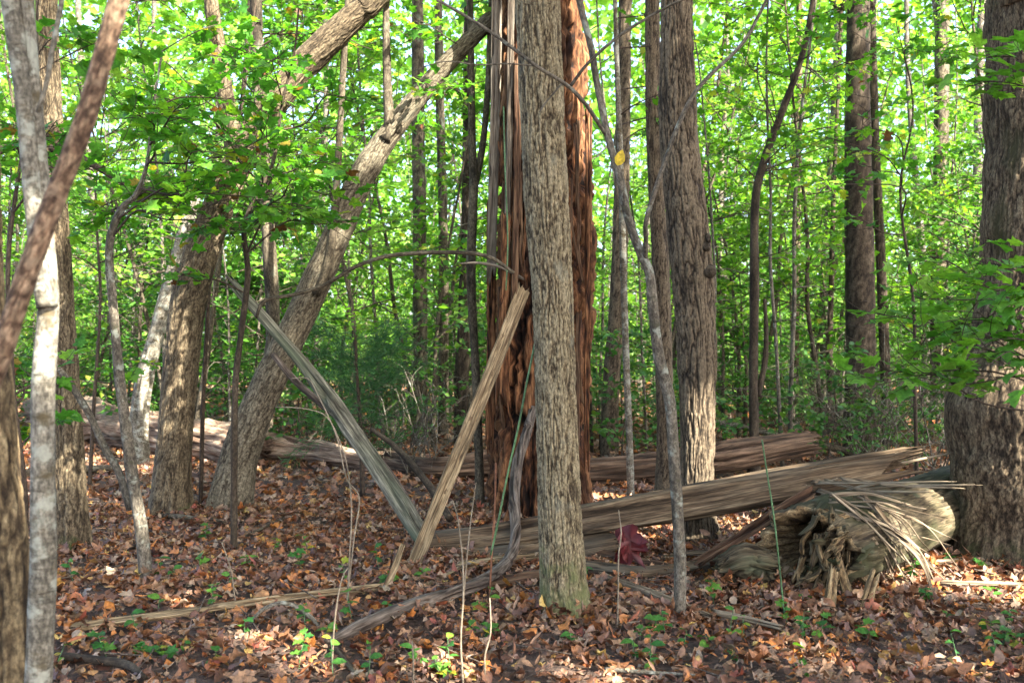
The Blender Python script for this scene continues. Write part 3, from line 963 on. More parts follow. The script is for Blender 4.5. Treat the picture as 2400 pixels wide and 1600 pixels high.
# grey slabs that stand off its left side
for x0, x1, y0, y1, w, dd, mt in ((1166, 1152, -90, 610, 0.085, d6 - 0.30, 'weathered'), (1199, 1188, -90, 560, 0.05, d6 - 0.46, 'weathered'), (1214, 1206, 160, 700, 0.06, d6 - 0.50, 'redwood'), (1152, 1148, 480, 1010, 0.075, d6 - 0.2, 'rot'),
                                  (1186, 1172, 520, 900, 0.07, d6 - 0.5, 'rot'), (1380, 1374, 260, 1050, 0.05, d6 - 0.2, 'rot')):
    pp = [P(x1, y1, dd), P((x0 + x1) / 2 + 1.5, (y0 + y1) / 2, dd + 0.02), P(x0, y0, dd + 0.03)]
    MB().put(plank(pp, w, 0.035, rs.uniform(0, 50), (0.15, -1, 0), 0.025, 9, 0.22, 0.1, rs, 0.014, 0.85, 1.0)).build('slab', M[mt], t)
# twisted strips of inner wood that hang off it
for kq in range(26):
    x0 = rs.uniform(1150, 1262) if kq < 17 else rs.uniform(1325, 1368)
    y0 = rs.uniform(60, 900)
    ln = rs.uniform(90, 330)
    a = (x0 - 1262) / 118.0
    dd = d6 - 0.44 * math.sqrt(max(0.05, 1 - min(1, a * a))) - 0.035
    pp = [P(x0, y0, dd), P(x0 + rs.uniform(-6, 6), y0 + ln * 0.5, dd - 0.03), P(x0 + rs.uniform(-14, 14), y0 + ln, dd + 0.02)]
    MB().put(plank(pp, rs.uniform(0.018, 0.05), 0.012, rs.uniform(0, 50), (rs.uniform(-0.6, 0.6), -1, 0), 0.03, 5, 0.06, 0.05, rs, 0.008, 1, 0.5)).build('wood_strip', M['redwood' if rs.random() < 0.55 else 'rot'], t)
# splintered tongue sticking out to the left
pp = [P(1225, 652, d6 - 0.40), P(1170, 625, d6 - 0.52), P(1120, 616, d6 - 0.6), P(1082, 617, d6 - 0.65)]
MB().put(plank(pp, 0.07, 0.012, 4.0, (0.2, -0.5, 1), 0.02, 7, 0.0, 0.05, rs, 0.006, 1.0, 0.25)).build('splinter', M['weathered'], t)

# ------------------------------------------------------------------ boards, poles, beams
pp = [P(958, 1350, gd(1345)), P(1003, 1240, 6.75), P(1100, 1000, 7.35), P(1180, 800, 7.85), P(1222, 690, 8.1)]
solo('leaning_board', MB().put(plank(pp, 0.125, 0.03, 11.0, (0.35, -1, 0.25), 0.015, 13, 0.12, 0.10, rs, 0.007, 0.72, 0.92, 70)), M['board'], 'pale split board leaning from the leaf litter up against the red snag', 'board', pp[0])
pp = [P(896, 1398, gd(1395)), P(922, 1335, 6.0), P(942, 1280, 6.25)]
solo('wood_stake', MB().put(plank(pp, 0.05, 0.02, 14.0, (0.3, -1, 0.2), 0.012, 7, 0.05, 0.05, rs, 0.004, 1.0, 0.6)), M['board'], 'short pale splinter stuck upright in the leaves left of the leaning board', 'splinter', pp[0])
pp = [P(992, 1262, 7.15), P(930, 1165, 7.4), P(840, 1030, 7.7), P(740, 890, 7.95), P(650, 782, 8.08), P(590, 715, 8.15)]
a0 = np.arange(26) / 26 * 2 * np.pi
dsec = np.stack([np.cos(a0) * np.where(np.cos(a0) > 0, 0.55, 0.8), np.sin(a0)], -1)
_pr = np.array([32, 36, 36, 36, 34, 26]) * 0.5 * 7.7 / F
t = thing('leaning_pole', 'long greenish grey split trunk slanting from upper left down to the board', 'split trunk', pp[0])
MB().put(sweep(pp, _pr, 26, 0.02, sect=dsec, disp=wood_disp(45, 0.03, 0.04, 0.04, 8.0), ref=(0.3, -1, 0.2), jag1=rs.uniform(0, 0.5, 26), jag0=rs.uniform(0, 0.06, 26))).build('split_stem', M['pole'], t)
MB().put(sweep([P(640, 770, 8.2), P(590, 712, 8.22), P(560, 676, 8.25), P(530, 645, 8.3)], np.array([18, 16, 12, 6]) * 0.5 * 8 / F, 10, 0.04, wob=0.12)).build('broken_tip', M['limb'], t)
for q in (((985, 1215, 7.5), (900, 1090, 7.85), (800, 985, 8.1), (700, 900, 8.3), (640, 830, 8.4)),):
    p3 = np.array([P(*e) for e in q])
    MB().put(sweep(p3, np.array([12, 14, 16, 18, 14]) * 0.5 * 8 / F, 10, 0.04, wob=0.12)).build('side_pole', M['limb'], t)
p3 = np.array([P(1055, 1215, 7.4), P(1000, 1130, 7.8), P(930, 1050, 8.2), P(870, 1005, 8.4)])
solo('leaning_pole', MB().put(sweep(p3, np.array([16, 17, 15, 10]) * 0.5 * 8 / F, 10, 0.04, wob=0.12)), M['bark_dark'], 'thin dark stick slanting behind the pale leaning board', 'stick', p3[0])

# hollow old log
ha = P(1895, 1300, 6.0)
ha[2] = 0.24
hb = P(2370, 1165, 8.35)
hb[2] = 0.30
ax = norm(hb - ha)
LL = np.linalg.norm(hb - ha)
t = thing('hollow_log', 'mossy old log with a rotten hollow end under the splintered beam', 'log', (ha[0], ha[1], 0))
prof = [(0.75, 0.03), (0.70, 0.15), (0.5, 0.185), (0.25, 0.20), (0.08, 0.215), (0.0, 0.235), (-0.02, 0.262), (0.0, 0.285)] + [(s_, 0.295 + 0.02 * math.sin(s_ * 3)) for s_ in np.arange(0.04, LL, 0.03)]
ng = 120
th = np.arange(ng) / ng * 2 * np.pi
e1 = norm(np.cross(ax, [0, 0, 1]))
e2 = np.cross(e1, ax)
rr = np.random.default_rng(5)
rim = (fbm(np.stack([np.cos(th) * 2, np.sin(th) * 2, 0 * th], -1) + 3, 3) - 0.45) * 0.5 + 0.10 * (vnoise(np.stack([np.cos(th) * 9, np.sin(th) * 9, 0 * th], -1)) - 0.5)
V, Q, bcs = [], [], []
for k, (s_, r_) in enumerate(prof):
    w = max(0.0, 1 - abs(s_) / 0.55)
    ss = s_ + rim * w * (1.0 if k > 3 else 0.4)
    rad_ = np.full(ng, r_) * np.where(np.sin(th) < -0.5, 0.93, 1.0)
    V.append(ha + ss[:, None] * ax + rad_[:, None] * (np.cos(th)[:, None] * e1 * 1.12 + np.sin(th)[:, None] * e2 * 0.9))
    bcs.append(np.stack([np.cos(th) * r_, np.sin(th) * r_, ss], -1))
V = np.array(V)
bcs = np.array(bcs).reshape(-1, 3)
dn, hh_ = wood_disp(42, 0.014, 0.10, 0.045, 2.0)(bcs)
pk = np.floor(vnoise(bcs * np.array([22, 22, 9.0]) + 3) * 6) / 6 - 0.5
blk = np.floor(fbm(bcs * np.array([34, 34, 16.0]) + 8, 2) * 7) / 7
nearend = np.repeat(np.array([1.0 if k < 9 else max(0.0, 1 - s_ / 0.5) for k, (s_, r_) in enumerate(prof)]), ng)
dn = dn + nearend * (0.05 * pk + 0.05 * (blk - 0.5))
hh_ = np.clip(hh_ + nearend * (blk - 0.5) * 0.8, 0, 1)
out = norm(np.cos(th)[:, None] * e1 + np.sin(th)[:, None] * e2)
inner = np.array([(-1 if k < 5 else 1) for k in range(len(prof))])
V = V + out[None] * dn.reshape(len(prof), ng, 1) * np.where(inner < 0, 2.0, 1.0)[:, None, None]
V = V.reshape(-1, 3)
i_ = np.arange(len(prof) - 1)[:, None] * ng
j_ = np.arange(ng)[None]
Q = np.stack([i_ + j_, i_ + (j_ + 1) % ng, i_ + ng + (j_ + 1) % ng, i_ + ng + j_], -1).reshape(-1, 4)
nin = 8 * ng
qin = Q[Q.max(1) < nin]
qout = Q[Q.max(1) >= nin]
MB().add(V, None, qout, bcs, hh_).build('log_shell', M['mossy'], t)
MB().add(V[:nin], None, qin, bcs[:nin], hh_[:nin]).build('rotten_heart', M['punk'], t)
for kq in range(90):
    a = rr.uniform(-2.0, 1.2)
    r_ = rr.uniform(0.08, 0.31)
    c = ha + ax * rr.uniform(-0.16, 0.12) + r_ * (math.cos(a) * e1 * -1.0 * -1.0 + math.sin(a) * e2)
    c[2] = max(c[2], 0.04)
    dv = norm(ax * -0.5 + rr.normal(size=3) * 0.6 + [0, 0, -0.5])
    ln = rr.uniform(0.04, 0.13)
    MB().put(plank([c - dv * ln * 0.5, c + rr.normal(size=3) * 0.008, c + dv * ln * 0.5], rr.uniform(0.02, 0.065), rr.uniform(0.01, 0.028), rr.uniform(0, 40), norm(rr.normal(size=3) + [0, -0.6, 0.2]), 0.010, 6, 0.04, 0.05, rr, 0.009, rr.uniform(0.6, 1.1), rr.uniform(0.3, 0.9), 75)).build('rotten_chip', M['punk' if kq % 3 else 'mossy'], t)
# spilled chips at the foot of the hollow end
for kx, ky, ln, an in ((2010, 1390, 0.28, 0.2), (1990, 1420, 0.22, 0.5), (1945, 1435, 0.2, 0.9), (2050, 1400, 0.2, -0.2), (2070, 1370, 0.24, -0.3), (2030, 1430, 0.16, 1.2)):
    c = G(kx, ky) + [0, 0, 0.05]
    dv = norm([math.cos(an + 1.0) * 0.6, -0.4, -0.55])
    MB().put(plank([c - dv * ln, c, c + dv * ln * 0.25], 0.07, 0.022, rr.uniform(0, 40), (0.2, -0.8, 0.6), 0.015, 6, 0.05, 0.05, rr, 0.012, 0.7, 1.0)).build('rotten_chip', M['punk'], t)

ca = G(1718, 1392) + [0, 0.12, 0.12]
cb = G(1815, 1400) + [0, 0.2, 0.13]
jg = rr.uniform(0, 0.09, 60)
solo('log_chunk', MB().put(sweep([ca, ca * 0.55 + cb * 0.45 + [0, 0, 0.02], cb], [0.10, 0.15, 0.12], 60, 0.010, disp=wood_disp(40, 0.04, 0.6, 0.10, 6.0), ref=(0, 0, 1), jag0=jg, jag1=jg[::-1])), M['mossy'], 'mossy broken lump of rotten log left of the hollow end', 'log', (ca[0], ca[1], 0))

# the fallen splintered beam
pb = [P(1015, 1272, 6.95), P(1150, 1258, 6.92), P(1400, 1215, 6.85), P(1650, 1172, 6.75), P(1850, 1137, 6.68), P(1990, 1112, 6.65)]
nb_ = 40
ab = np.arange(nb_) / nb_ * 2 * np.pi
bsec = np.stack([0.75 * np.sign(np.sin(ab)) * np.abs(np.sin(ab)) ** 0.4, 1.0 * np.sign(np.cos(ab)) * np.abs(np.cos(ab)) ** 0.35], -1)
t = thing('splintered_beam', 'long split beam lying across the old log with a shattered right end', 'fallen trunk', (pb[0][0], pb[0][1], 0))
MB().put(sweep(pb, np.array([54, 64, 68, 68, 62, 42]) * 0.5 * 6.8 / F, nb_, 0.014, sect=bsec, disp=wood_disp(38, 0.034, 0.03, 0.035, 1.0), ref=(0, -1, 0.3), jag0=rr.uniform(0, 0.10, nb_), jag1=rr.uniform(0.0, 0.55, nb_))).build('split_trunk', M['beam'], t)
pt = [P(1360, 1194, 6.95), P(1600, 1150, 6.92), P(1850, 1104, 6.9), P(2060, 1070, 6.88)]
MB().put(plank(pt, 0.12, 0.022, 21.0, (0, -0.5, 1), 0.02, 9, 0.1, 0.35, rr, 0.014, 0.8, 0.9)).build('upper_slab', M['beam'], t)
pl = [P(1045, 1318, 6.75), P(1150, 1308, 6.78), P(1300, 1290, 6.82), P(1420, 1268, 6.86)]
MB().put(plank(pl, 0.16, 0.05, 25.0, (0, -1, 0.5), 0.018, 9, 0.08, 0.2, rr, 0.02, 1.0, 0.8)).build('lower_slab', M['beam'], t)
tg = [(2245, 1136, 6.05), (2200, 1128, 5.9), (2165, 1152, 5.9), (2135, 1072, 6.8), (2205, 1066, 6.9), (2090, 1064, 6.85), (2160, 1190, 5.9), (2130, 1205, 5.9), (2185, 1206, 5.95), (2100, 1165, 6.05), (2075, 1130, 6.2), (2220, 1142, 6.1), (2110, 1105, 6.7), (2050, 1090, 6.75)]
for ex, ey, ed in tg:
    sx = rr.uniform(1880, 1990)
    s_ = P(sx, 1150 - (sx - 1880) * 0.12 + rr.uniform(-18, 22), 6.6 + rr.uniform(-0.14, 0.05))
    e_ = P(ex, ey, ed)
    mid = (s_ + e_) / 2 + rr.normal(size=3) * 0.012
    MB().put(plank([s_, mid, e_], rr.uniform(0.018, 0.04), 0.009, rr.uniform(0, 40), (0, -1, 0.6), 0.03, 5, 0.03, 0.16, rr, 0.005, 1.0, 0.3)).build('splinter', M['splinter'], t)
for kq in range(27):
    a = math.radians(rr.uniform(6, 60) if kq % 3 else rr.uniform(36, 60))
    ln = rr.uniform(130, 235) * (0.75 + 0.5 * math.sin(a))
    sx = rr.uniform(1950, 2065)
    sy = rr.uniform(1155, 1200) + max(0, sx - 2020) * 0.7
    ex, ey = sx + math.cos(a) * ln, min(sy + math.sin(a) * ln, 1400)
    s_ = P(sx, sy, 6.06 + rr.uniform(-0.1, 0.06))
    ed = min(gd(ey) - 0.05, 6.0)
    e_ = P(ex, ey, ed)
    e_[2] = max(e_[2], 0.03)
    mid = (s_ + e_) / 2 + rr.normal(size=3) * 0.035 + [0.02, -0.07, 0.02]
    MB().put(plank([s_, mid, e_], 0.009 + 0.04 * rr.random() ** 2, 0.007, rr.uniform(0, 40), (0.3, -1, 0.6), 0.03, 5, 0.03, 0.12, rr, 0.005, 1.0, 0.35)).build('splinter', M['splinter'], t)
pp = [P(1650, 1308, 6.35), P(1720, 1265, 6.3), P(1820, 1205, 6.28), P(1898, 1160, 6.33)]
solo('bark_strip', MB().put(plank(pp, 0.085, 0.025, 31.0, (0.2, -1, 0.5), 0.014, 8, 0.12, 0.06, rr, 0.02, 0.6, 1.0)), M['redwood'], 'reddish brown strip of wood propped between the ground and the beam', 'wood strip', pp[0])

# lower fragments on the ground
frag = [([(1090, 1392), (1240, 1372), (1330, 1362)], 0.10, 'redwood', 'dark brown slab lying in the leaves left of the central trunk foot'),
        ([(1375, 1350), (1530, 1362), (1690, 1338)], 0.10, 'beam', 'weathered slab lying on the litter below the beam and behind the grey sapling'),
        ([(1400, 1312), (1460, 1330), (1540, 1345)], 0.07, 'redwood', 'short brown fragment below the beam beside the maroon leaf'),
        ([(1415, 1372), (1520, 1410), (1640, 1462)], 0.055, 'splinter', 'pale splintered stick running down to the foot of the grey sapling'),
        ([(1690, 1466), (1750, 1478), (1805, 1492)], 0.05, 'splinter', 'short pale stick lying right of the grey sapling foot'),
        ([(185, 1497), (400, 1466), (640, 1432), (860, 1404)], 0.065, 'board', 'long thin board lying across the litter in the lower left'),
        ([(2060, 1345), (2200, 1340), (2400, 1326)], 0.05, 'splinter', 'long pale stick lying at the foot of the massive right tree'),
        ([(2120, 1385), (2220, 1388), (2370, 1390)], 0.03, 'splinter', 'thin sunlit sliver on the ground in front of the massive right tree'),
        ([(1085, 1345), (1180, 1330), (1270, 1322)], 0.08, 'board', 'tan split piece lying under the left end of the beam'),
        ([(980, 1405), (1060, 1360), (1110, 1335)], 0.035, 'board', 'thin tan sliver pointing at the left end of the beam'),
        ([(1560, 1330), (1640, 1318), (1730, 1325)], 0.06, 'beam', 'brown broken piece lying left of the mossy log lump')]
for q, w, mt, lb in frag:
    pp = [G(*e) + [0, 0, 0.055] for e in q]
    solo('wood_fragment', MB().put(plank(pp, w, w * 0.3, rr.uniform(0, 50), (0, -0.6, 1), 0.02, 7, 0.08, 0.1, rr, 0.012, 0.8, 0.7)), M[mt], lb, 'wood fragment', pp[0])

# curved grey limb
q = [(1250, 958, 24, 8.05), (1237, 1005, 27, 7.85), (1212, 1090, 30, 7.45), (1205, 1180, 33, 7.0), (1209, 1250, 30, 6.75), (1192, 1312, 33, 6.42), (1130, 1362, 35, 5.85), (1050, 1392, 38, 5.6), (930, 1432, 42, 5.24), (840, 1470, 38, 4.96), (765, 1505, 24, 4.74)]
pts, rad = PX(q, 6)
solo('curved_limb', MB().put(sweep(pts, rad * 0.78, 26, 0.015, disp=wood_disp(60, 0.014, 0.06, 0.0, 9.0), wob=0.1, ref=(0.2, 0.9, 0.6))), M['limb'], 'thick curved grey limb leaning on the snag and sweeping left over the ground', 'fallen limb', (pts[-1][0], pts[-1][1], 0))
q = [(585, 1462, 8), (615, 1428, 9), (660, 1412, 10), (700, 1424, 10), (735, 1452, 10), (757, 1484, 9)]
pts, rad = PX(q, gd(1480))
solo('bent_stick', MB().put(sweep(pts, rad, 10, 0.02, wob=0.1, ref=(0, 1, 0))), M['bark_pale'], 'pale stick arching over the thin board in the lower left', 'stick', pts[-1])
for q, w, mt, lb in (([(120, 1557), (230, 1570), (300, 1582), (340, 1610)], 20, 'bark_dark', 'dark grey fallen limb beside the pale sapling at the bottom left'),
                     ([(1418, 1578), (1520, 1590), (1640, 1602)], 10, 'bark_pale', 'pale stick lying at the bottom edge right of the middle'),
                     ([(960, 1522), (1020, 1526), (1085, 1535)], 9, 'bark_russet', 'thin brown stick on the litter near the bottom middle'),
                     ([(780, 1530), (810, 1565), (840, 1605)], 12, 'bark_grey', 'grey stick pointing down at the bottom edge left of the middle'),
                     ([(0, 1130), (140, 1118), (290, 1110)], 22, 'bark_grey', 'grey fallen pole behind the upright brown trunk'),
                     ([(340, 1212), (420, 1222), (520, 1232)], 12, 'bark_grey', 'grey stick on the litter at the feet of the leaning trees'),
                     ([(560, 1275), (640, 1235), (720, 1200)], 7, 'bark_grey', 'thin grey twig on the litter right of the leaning grey tree'),
                     ([(1845, 1478), (1930, 1530), (2010, 1600)], 6, 'bark_grey', 'thin grey twig at the bottom right of the middle'),
                     ([(1420, 1082), (1450, 1118), (1520, 1130)], 13, 'bark_pale', 'curled pale branch on the ground between the middle trunks')):
    pts = np.array([G(*e) for e in q])
    rad = np.array([w * 0.5 * p[1] / F for p in pts])
    pts[:, 2] += rad + 0.02
    rad[-1] *= 0.6
    solo('fallen_stick', MB().put(sweep(pts, rad, 10, 0.03, wob=0.15, ref=(0, 0, 1))), M[mt], lb, 'stick', pts[0])

# ------------------------------------------------------------------ fallen logs behind


def log_path(q):
    pts, rad = [], []
    for x, y, w in q:
        d = CH * F / (y - 800 + w / 2)
        pts.append(P(x, y, d))
        rad.append(w / 2 * d / F)
    return np.array(pts), np.array(rad)


rk = np.random.default_rng(15)
for q, mt, lb in (([(110, 968, 92), (350, 1008, 100), (590, 1052, 88)], 'log', 'big pale barkless log lying sunlit behind the forked trunk'),
                  ([(628, 1052, 70), (740, 1060, 66), (866, 1080, 50)], 'log', 'short weathered log piece seen behind the leaning pole'),
                  ([(905, 1082, 44), (1010, 1100, 54), (1135, 1092, 60)], 'log_brown', 'darker broken log piece behind the leaning board')):
    pts, rad = log_path(q)
    jg = rk.uniform(0, 0.2, 60)
    solo('fallen_log', MB().put(sweep(pts, rad, 60, 0.03, wob=0.12, disp=wood_disp(20, 0.08, 0.09, 0.12, rk.uniform(0, 30)), ref=(0, 0, 1), jag0=jg, jag1=jg[::-1])), M[mt], lb, 'log', pts[0])
pts = np.array([P(1335, 1112, 10.4), P(1500, 1100, 10.6), P(1680, 1072, 10.9), P(1860, 1042, 11.1)])
jg = rk.uniform(0, 0.35, 60)
t = thing('fallen_log', 'raised brown log with a ragged right end behind the furrowed oak', 'log', (pts[0][0], pts[0][1], 0))
MB().put(sweep(pts, np.array([0.13, 0.15, 0.16, 0.12]), 60, 0.03, disp=wood_disp(22, 0.06, 0.05, 0.04, 3.0), ref=(0, 0, 1), jag0=jg, jag1=jg)).build('log_body', M['log_brown'], t)
pts = np.array([P(1765, 1125, 11.0), P(1768, 1075, 11.0)])
MB().put(sweep(pts, [0.08, 0.07], 14, 0.05, wob=0.15)).build('stub', M['bark_dark'], t)
pts, rad = PX([(640, 985, 30), (760, 1010, 26), (900, 1030, 22)], 13.0)
pts2, rad2 = PX([(1650, 985, 14), (1740, 1000, 14), (1820, 1020, 13), (1910, 1045, 10)], 14.0)
solo('fallen_pole', MB().put(sweep(pts2, rad2, 10, 0.08, wob=0.15)), M['bark_pale'], 'pale fallen pole sloping behind the raised brown log', 'log', pts2[0])
pts2, rad2 = PX([(1880, 1040, 16), (1950, 1048, 17), (2000, 1065, 18), (2050, 1090, 14)], 11.8)
solo('fallen_pole', MB().put(sweep(pts2, rad2, 10, 0.08, wob=0.15)), M['bark_grey'], 'crooked grey fallen branch at the foot of the dark right background tree', 'branch', pts2[0])
pts2, rad2 = PX([(322, 1100, 54), (326, 1000, 48), (332, 930, 42), (348, 850, 40), (378, 740, 36), (412, 620, 32), (440, 520, 28), (470, 420, 22)], gd(1090))
solo('bleached_tree', MB().put(sweep(pts2, rad2, 30, 0.04, disp=wood_disp(30, 0.03, 0.06, 0.03, 9.0))), M['bark_pale'], 'bleached leaning dead trunk rising behind the pale log', 'dead tree', pts2[0])

# ------------------------------------------------------------------ plants that branch


def grow(start, d, L, n, rng, wander=0.25, lift=0.05):
    p = [np.asarray(start, float)]
    d = norm(d)
    for k in range(n):
        d = norm(d + rng.normal(size=3) * wander + [0, 0, lift])
        p.append(p[-1] + d * L / n)
    return np.array(p)


def along(p, t):
    x = t * (len(p) - 1)
    k = min(int(x), len(p) - 2)
    return p[k] + (p[k + 1] - p[k]) * (x - k), norm(p[k + 1] - p[k])


class Leaves:
    def __init__(self):
        self.p, self.d, self.n, self.b, self.cur = [], [], [], [], 0

    def add(self, p, d, n):
        self.p.append(p)
        self.d.append(d)
        self.n.append(n)
        self.b.append(self.cur)

    def arr(self):
        return np.array(self.p).reshape(-1, 3), np.array(self.d).reshape(-1, 3), np.array(self.n).reshape(-1, 3)


def leafy(mb, lv, path, rng, r0, twigs, tl, per, flat=0.45, from_t=0.25, twk=3, droop=0.15):
    """twigs with leaves along a branch path"""
    for k in range(twigs):
        t = from_t + (1 - from_t) * (k + rng.random() * 0.8) / twigs
        s, tan = along(path, min(t, 0.999))
        side = norm(np.cross(tan, [0, 0, 1]) * (1 if k % 2 else -1) + tan * rng.uniform(0.3, 1.0) + rng.normal(size=3) * 0.35 * np.array([1, 1, flat]))
        tp = grow(s, side, tl * rng.uniform(0.5, 1.2), 4, rng, 0.22, 0.0)
        mb.put(twig(tp, r0 * 0.45, r0 * 0.18, twk, rng.uniform(0, 9)))
        for q in range(per):
            u = 0.2 + 0.8 * (q + rng.random()) / per
            lp, lt = along(tp, min(u, 0.999))
            sd = norm(np.cross(lt, [0, 0, 1]) * (1 if q % 2 else -1) * rng.uniform(0.4, 1.2) + lt * 0.7 + rng.normal(size=3) * 0.3)
            sd[2] -= droop * rng.random()
            lv.add(lp + sd * 0.015, sd, norm(np.array([0, 0, 1.0]) + rng.normal(size=3) * flat))


def sapling(name, label, cat, stem, rad, mat, targets, rng, leaf_size, temps, lmat, twigs=5, per=5, nseg=12, group=None, reach=None, nobj=300, bmat='twig', tl=0.28, brad=0.008, flat=0.45, base=None, wob=0.1, ds=0.03, sdisp=None):
    """stem > branch (each) > leaf (each, up to nobj), the rest joined as foliage"""
    base = stem[0] if base is None else base
    t = thing(name, label, cat, (base[0], base[1], 0), group)
    MB().put(sweep(stem, rad, nseg, ds, wob=wob, disp=sdisp)).build('stem', M[mat], t)
    lv = Leaves()
    brs = []
    sp, sr = catmull(stem, rad)
    for tx in targets:
        tx = np.asarray(tx, float)
        # leave the stem a little below the target
        dz = np.linalg.norm((sp - tx) * [1, 1, 0.6], axis=1) + np.where(sp[:, 2] > tx[2] - 0.1, 0.6, 0)
        k = int(np.argmin(dz))
        s = sp[k]
        L = np.linalg.norm(tx - s)
        m1 = s * 0.66 + tx * 0.34 + rng.normal(size=3) * 0.06 * L + [0, 0, 0.05 * L]
        m2 = s * 0.33 + tx * 0.67 + rng.normal(size=3) * 0.06 * L + [0, 0, 0.06 * L]
        path, _ = catmull([s, m1, m2, tx], [1, 1, 1, 1])
        path = path[::3]
        mb = MB()
        r0 = min(brad, sr[k] * 0.7)
        mb.put(twig(path, r0, r0 * 0.35, 5, rng.uniform(0, 9)))
        leafy(mb, lv, path, rng, r0, twigs, tl, per, flat, 0.3)
        for q in range(4):
            u, tn = along(path, rng.uniform(0.15, 0.95))
            mb.put(twig(grow(u, tn + rng.normal(size=3) * 0.7, rng.uniform(0.3, 0.8), 7, rng, 0.16, -0.02), r0 * 0.4, r0 * 0.16, 3))
        brs.append(mb.build('branch', M[bmat], t))
        lv.cur += 1
    p, d, n = lv.arr()
    if len(p):
        sz = rng.uniform(leaf_size * 0.6, leaf_size * 1.2, len(p))
        vis = in_frame(p, 0)
        order = np.argsort(-(vis * 10 + sz / np.maximum(p[:, 1], 1)))
        a, b = order[:nobj], order[nobj:]
        if nobj:
            leaf_objects('leaf', temps, p[a], d[a], n[a], sz[a], M[lmat], t, rng, [brs[lv.b[q]] for q in a])
        if len(b):
            o = put_leaves(MB(), temps, p[b], d[b], n[b], sz[b], rng).build('foliage', M[lmat], t, smooth=False)
            o['kind'] = 'stuff'
    return t


def targets_in(rng, n, x0, x1, y0, y1, d0, d1):
    return [P(rng.uniform(x0, x1), rng.uniform(y0, y1), rng.uniform(d0, d1)) for _ in range(n)]


rp_ = np.random.default_rng(91)
# foreground stems at the left edge
pts, rad = PX([(60, 1990, 70), (75, 1800, 64), (90, 1600, 61), (96, 1450, 60), (102, 1300, 58), (100, 1100, 53), (102, 900, 52), (112, 750, 50), (113, 690, 48), (104, 500, 34), (88, 300, 31), (74, 150, 30), (64, 0, 30), (60, -150, 28), (58, -500, 22)], 2.9)
t = thing('sapling', 'smooth pale grey forked sapling in the left foreground', 'sapling', (pts[0][0], pts[0][1], 0))
MB().put(sweep(pts, rad, 40, 0.012, wob=0.06)).build('stem', M['bark_pale'], t)
b_, r_ = PX([(110, 720, 46), (92, 600, 42), (78, 470, 40), (66, 330, 40), (52, 200, 40), (36, 80, 42), (24, 0, 42), (5, -150, 40), (-30, -500, 30)], 2.88)
MB().put(sweep(b_, r_, 32, 0.015, wob=0.06)).build('fork', M['bark_pale'], t)
b_, r_ = PX([(88, 265, 10), (108, 200, 11), (122, 120, 12), (140, 30, 12), (150, -40, 11), (165, -200, 8)], 2.7)
MB().put(sweep(b_, r_, 8, 0.03, wob=0.05)).build('shoot', M['bark_pale'], t)

pts, rad = PX([(-330, 2390, 72), (-260, 1700, 66), (-150, 1230, 58), (-40, 930, 54), (2, 830, 52), (38, 720, 51), (78, 600, 49), (122, 482, 48), (165, 372, 47), (205, 262, 46), (243, 130, 45), (276, 10, 44), (312, -130, 42), (380, -420, 36)], 2.2)
solo('sapling', MB().put(sweep(pts, rad, 36, 0.012, wob=0.09, disp=bark_disp(50, 0.002, 1.0, 0.5, 3.0))), M['bark_russet'], 'slanting russet brown stem crossing the left foreground', 'sapling', (pts[0][0], pts[0][1], 0))
pts, rad = PX([(20, 1900, 125), (24, 1700, 112), (22, 1500, 100), (16, 1300, 92), (5, 1100, 78), (-6, 930, 68), (-14, 780, 56), (-20, 600, 46), (-28, 300, 44), (-40, -200, 40)], 3.2)
solo('tree', MB().put(sweep(pts, rad, 80, 0.014, disp=bark_disp(46, 0.012, 0.12, 0.5, 7.0), wob=0.1)), M['bark_edge'], 'tan rough barked trunk cut off by the left edge', 'tree', (pts[0][0], pts[0][1], 0))

# grey forked sapling in front of the oak
d7 = gd(1465)
pts, rad = PX([(1590, 1490, 36), (1592, 1455, 30), (1594, 1330, 28), (1588, 1200, 27), (1578, 1050, 26), (1570, 940, 27), (1545, 840, 27), (1531, 730, 25), (1522, 640, 22), (1500, 590, 20), (1472, 510, 19), (1453, 420, 18), (1425, 320, 17), (1400, 200, 16), (1385, 110, 16), (1362, 20, 15), (1340, -80, 14), (1310, -300, 11)], d7)
t = thing('sapling', 'crooked lichen grey sapling standing in front of the furrowed oak', 'sapling', (pts[1][0], pts[1][1], 0))
MB().put(sweep(pts, rad, 22, 0.015, wob=0.08)).build('stem', M['bark_smooth'], t)
for q, w0, w1 in (([(1512, 610), (1514, 560), (1516, 510), (1557, 383), (1593, 286), (1639, 204), (1736, 107), (1776, 41), (1806, -20)], 12, 7), ([(1421, 318), (1373, 245), (1327, 199), (1261, 158), (1200, 112), (1136, 66), (1034, 5), (990, -20)], 10, 6),
                  ([(1335, 205), (1379, 148), (1455, 82), (1557, 20), (1620, -10)], 8, 6), ([(1318, 195), (1280, 240), (1265, 262)], 5, 3), ([(1260, 155), (1190, 150), (1120, 152), (1040, 145), (960, 170)], 4, 2)):
    b_ = np.array([P(x, y, d7 - 0.25 * min(1, k / 3)) for k, (x, y) in enumerate(q)])
    MB().put(sweep(b_, np.linspace(w0, w1, len(q)) * 0.5 * d7 / F, 8, 0.03, wob=0.06)).build('branch', M['bark_smooth'], t)
yl = np.array([P(1447, 388, d7 - 0.1)])
leaf_objects('leaf', T_OVATE, yl, np.array([[0.35, 0, 1.0]]), np.array([[0.2, -1, 0]]), 0.09, leaf_mat('yellow_leaf', [(0, (0.5, 0.38, 0.02)), (1, (0.6, 0.42, 0.03))]), t, rp_)

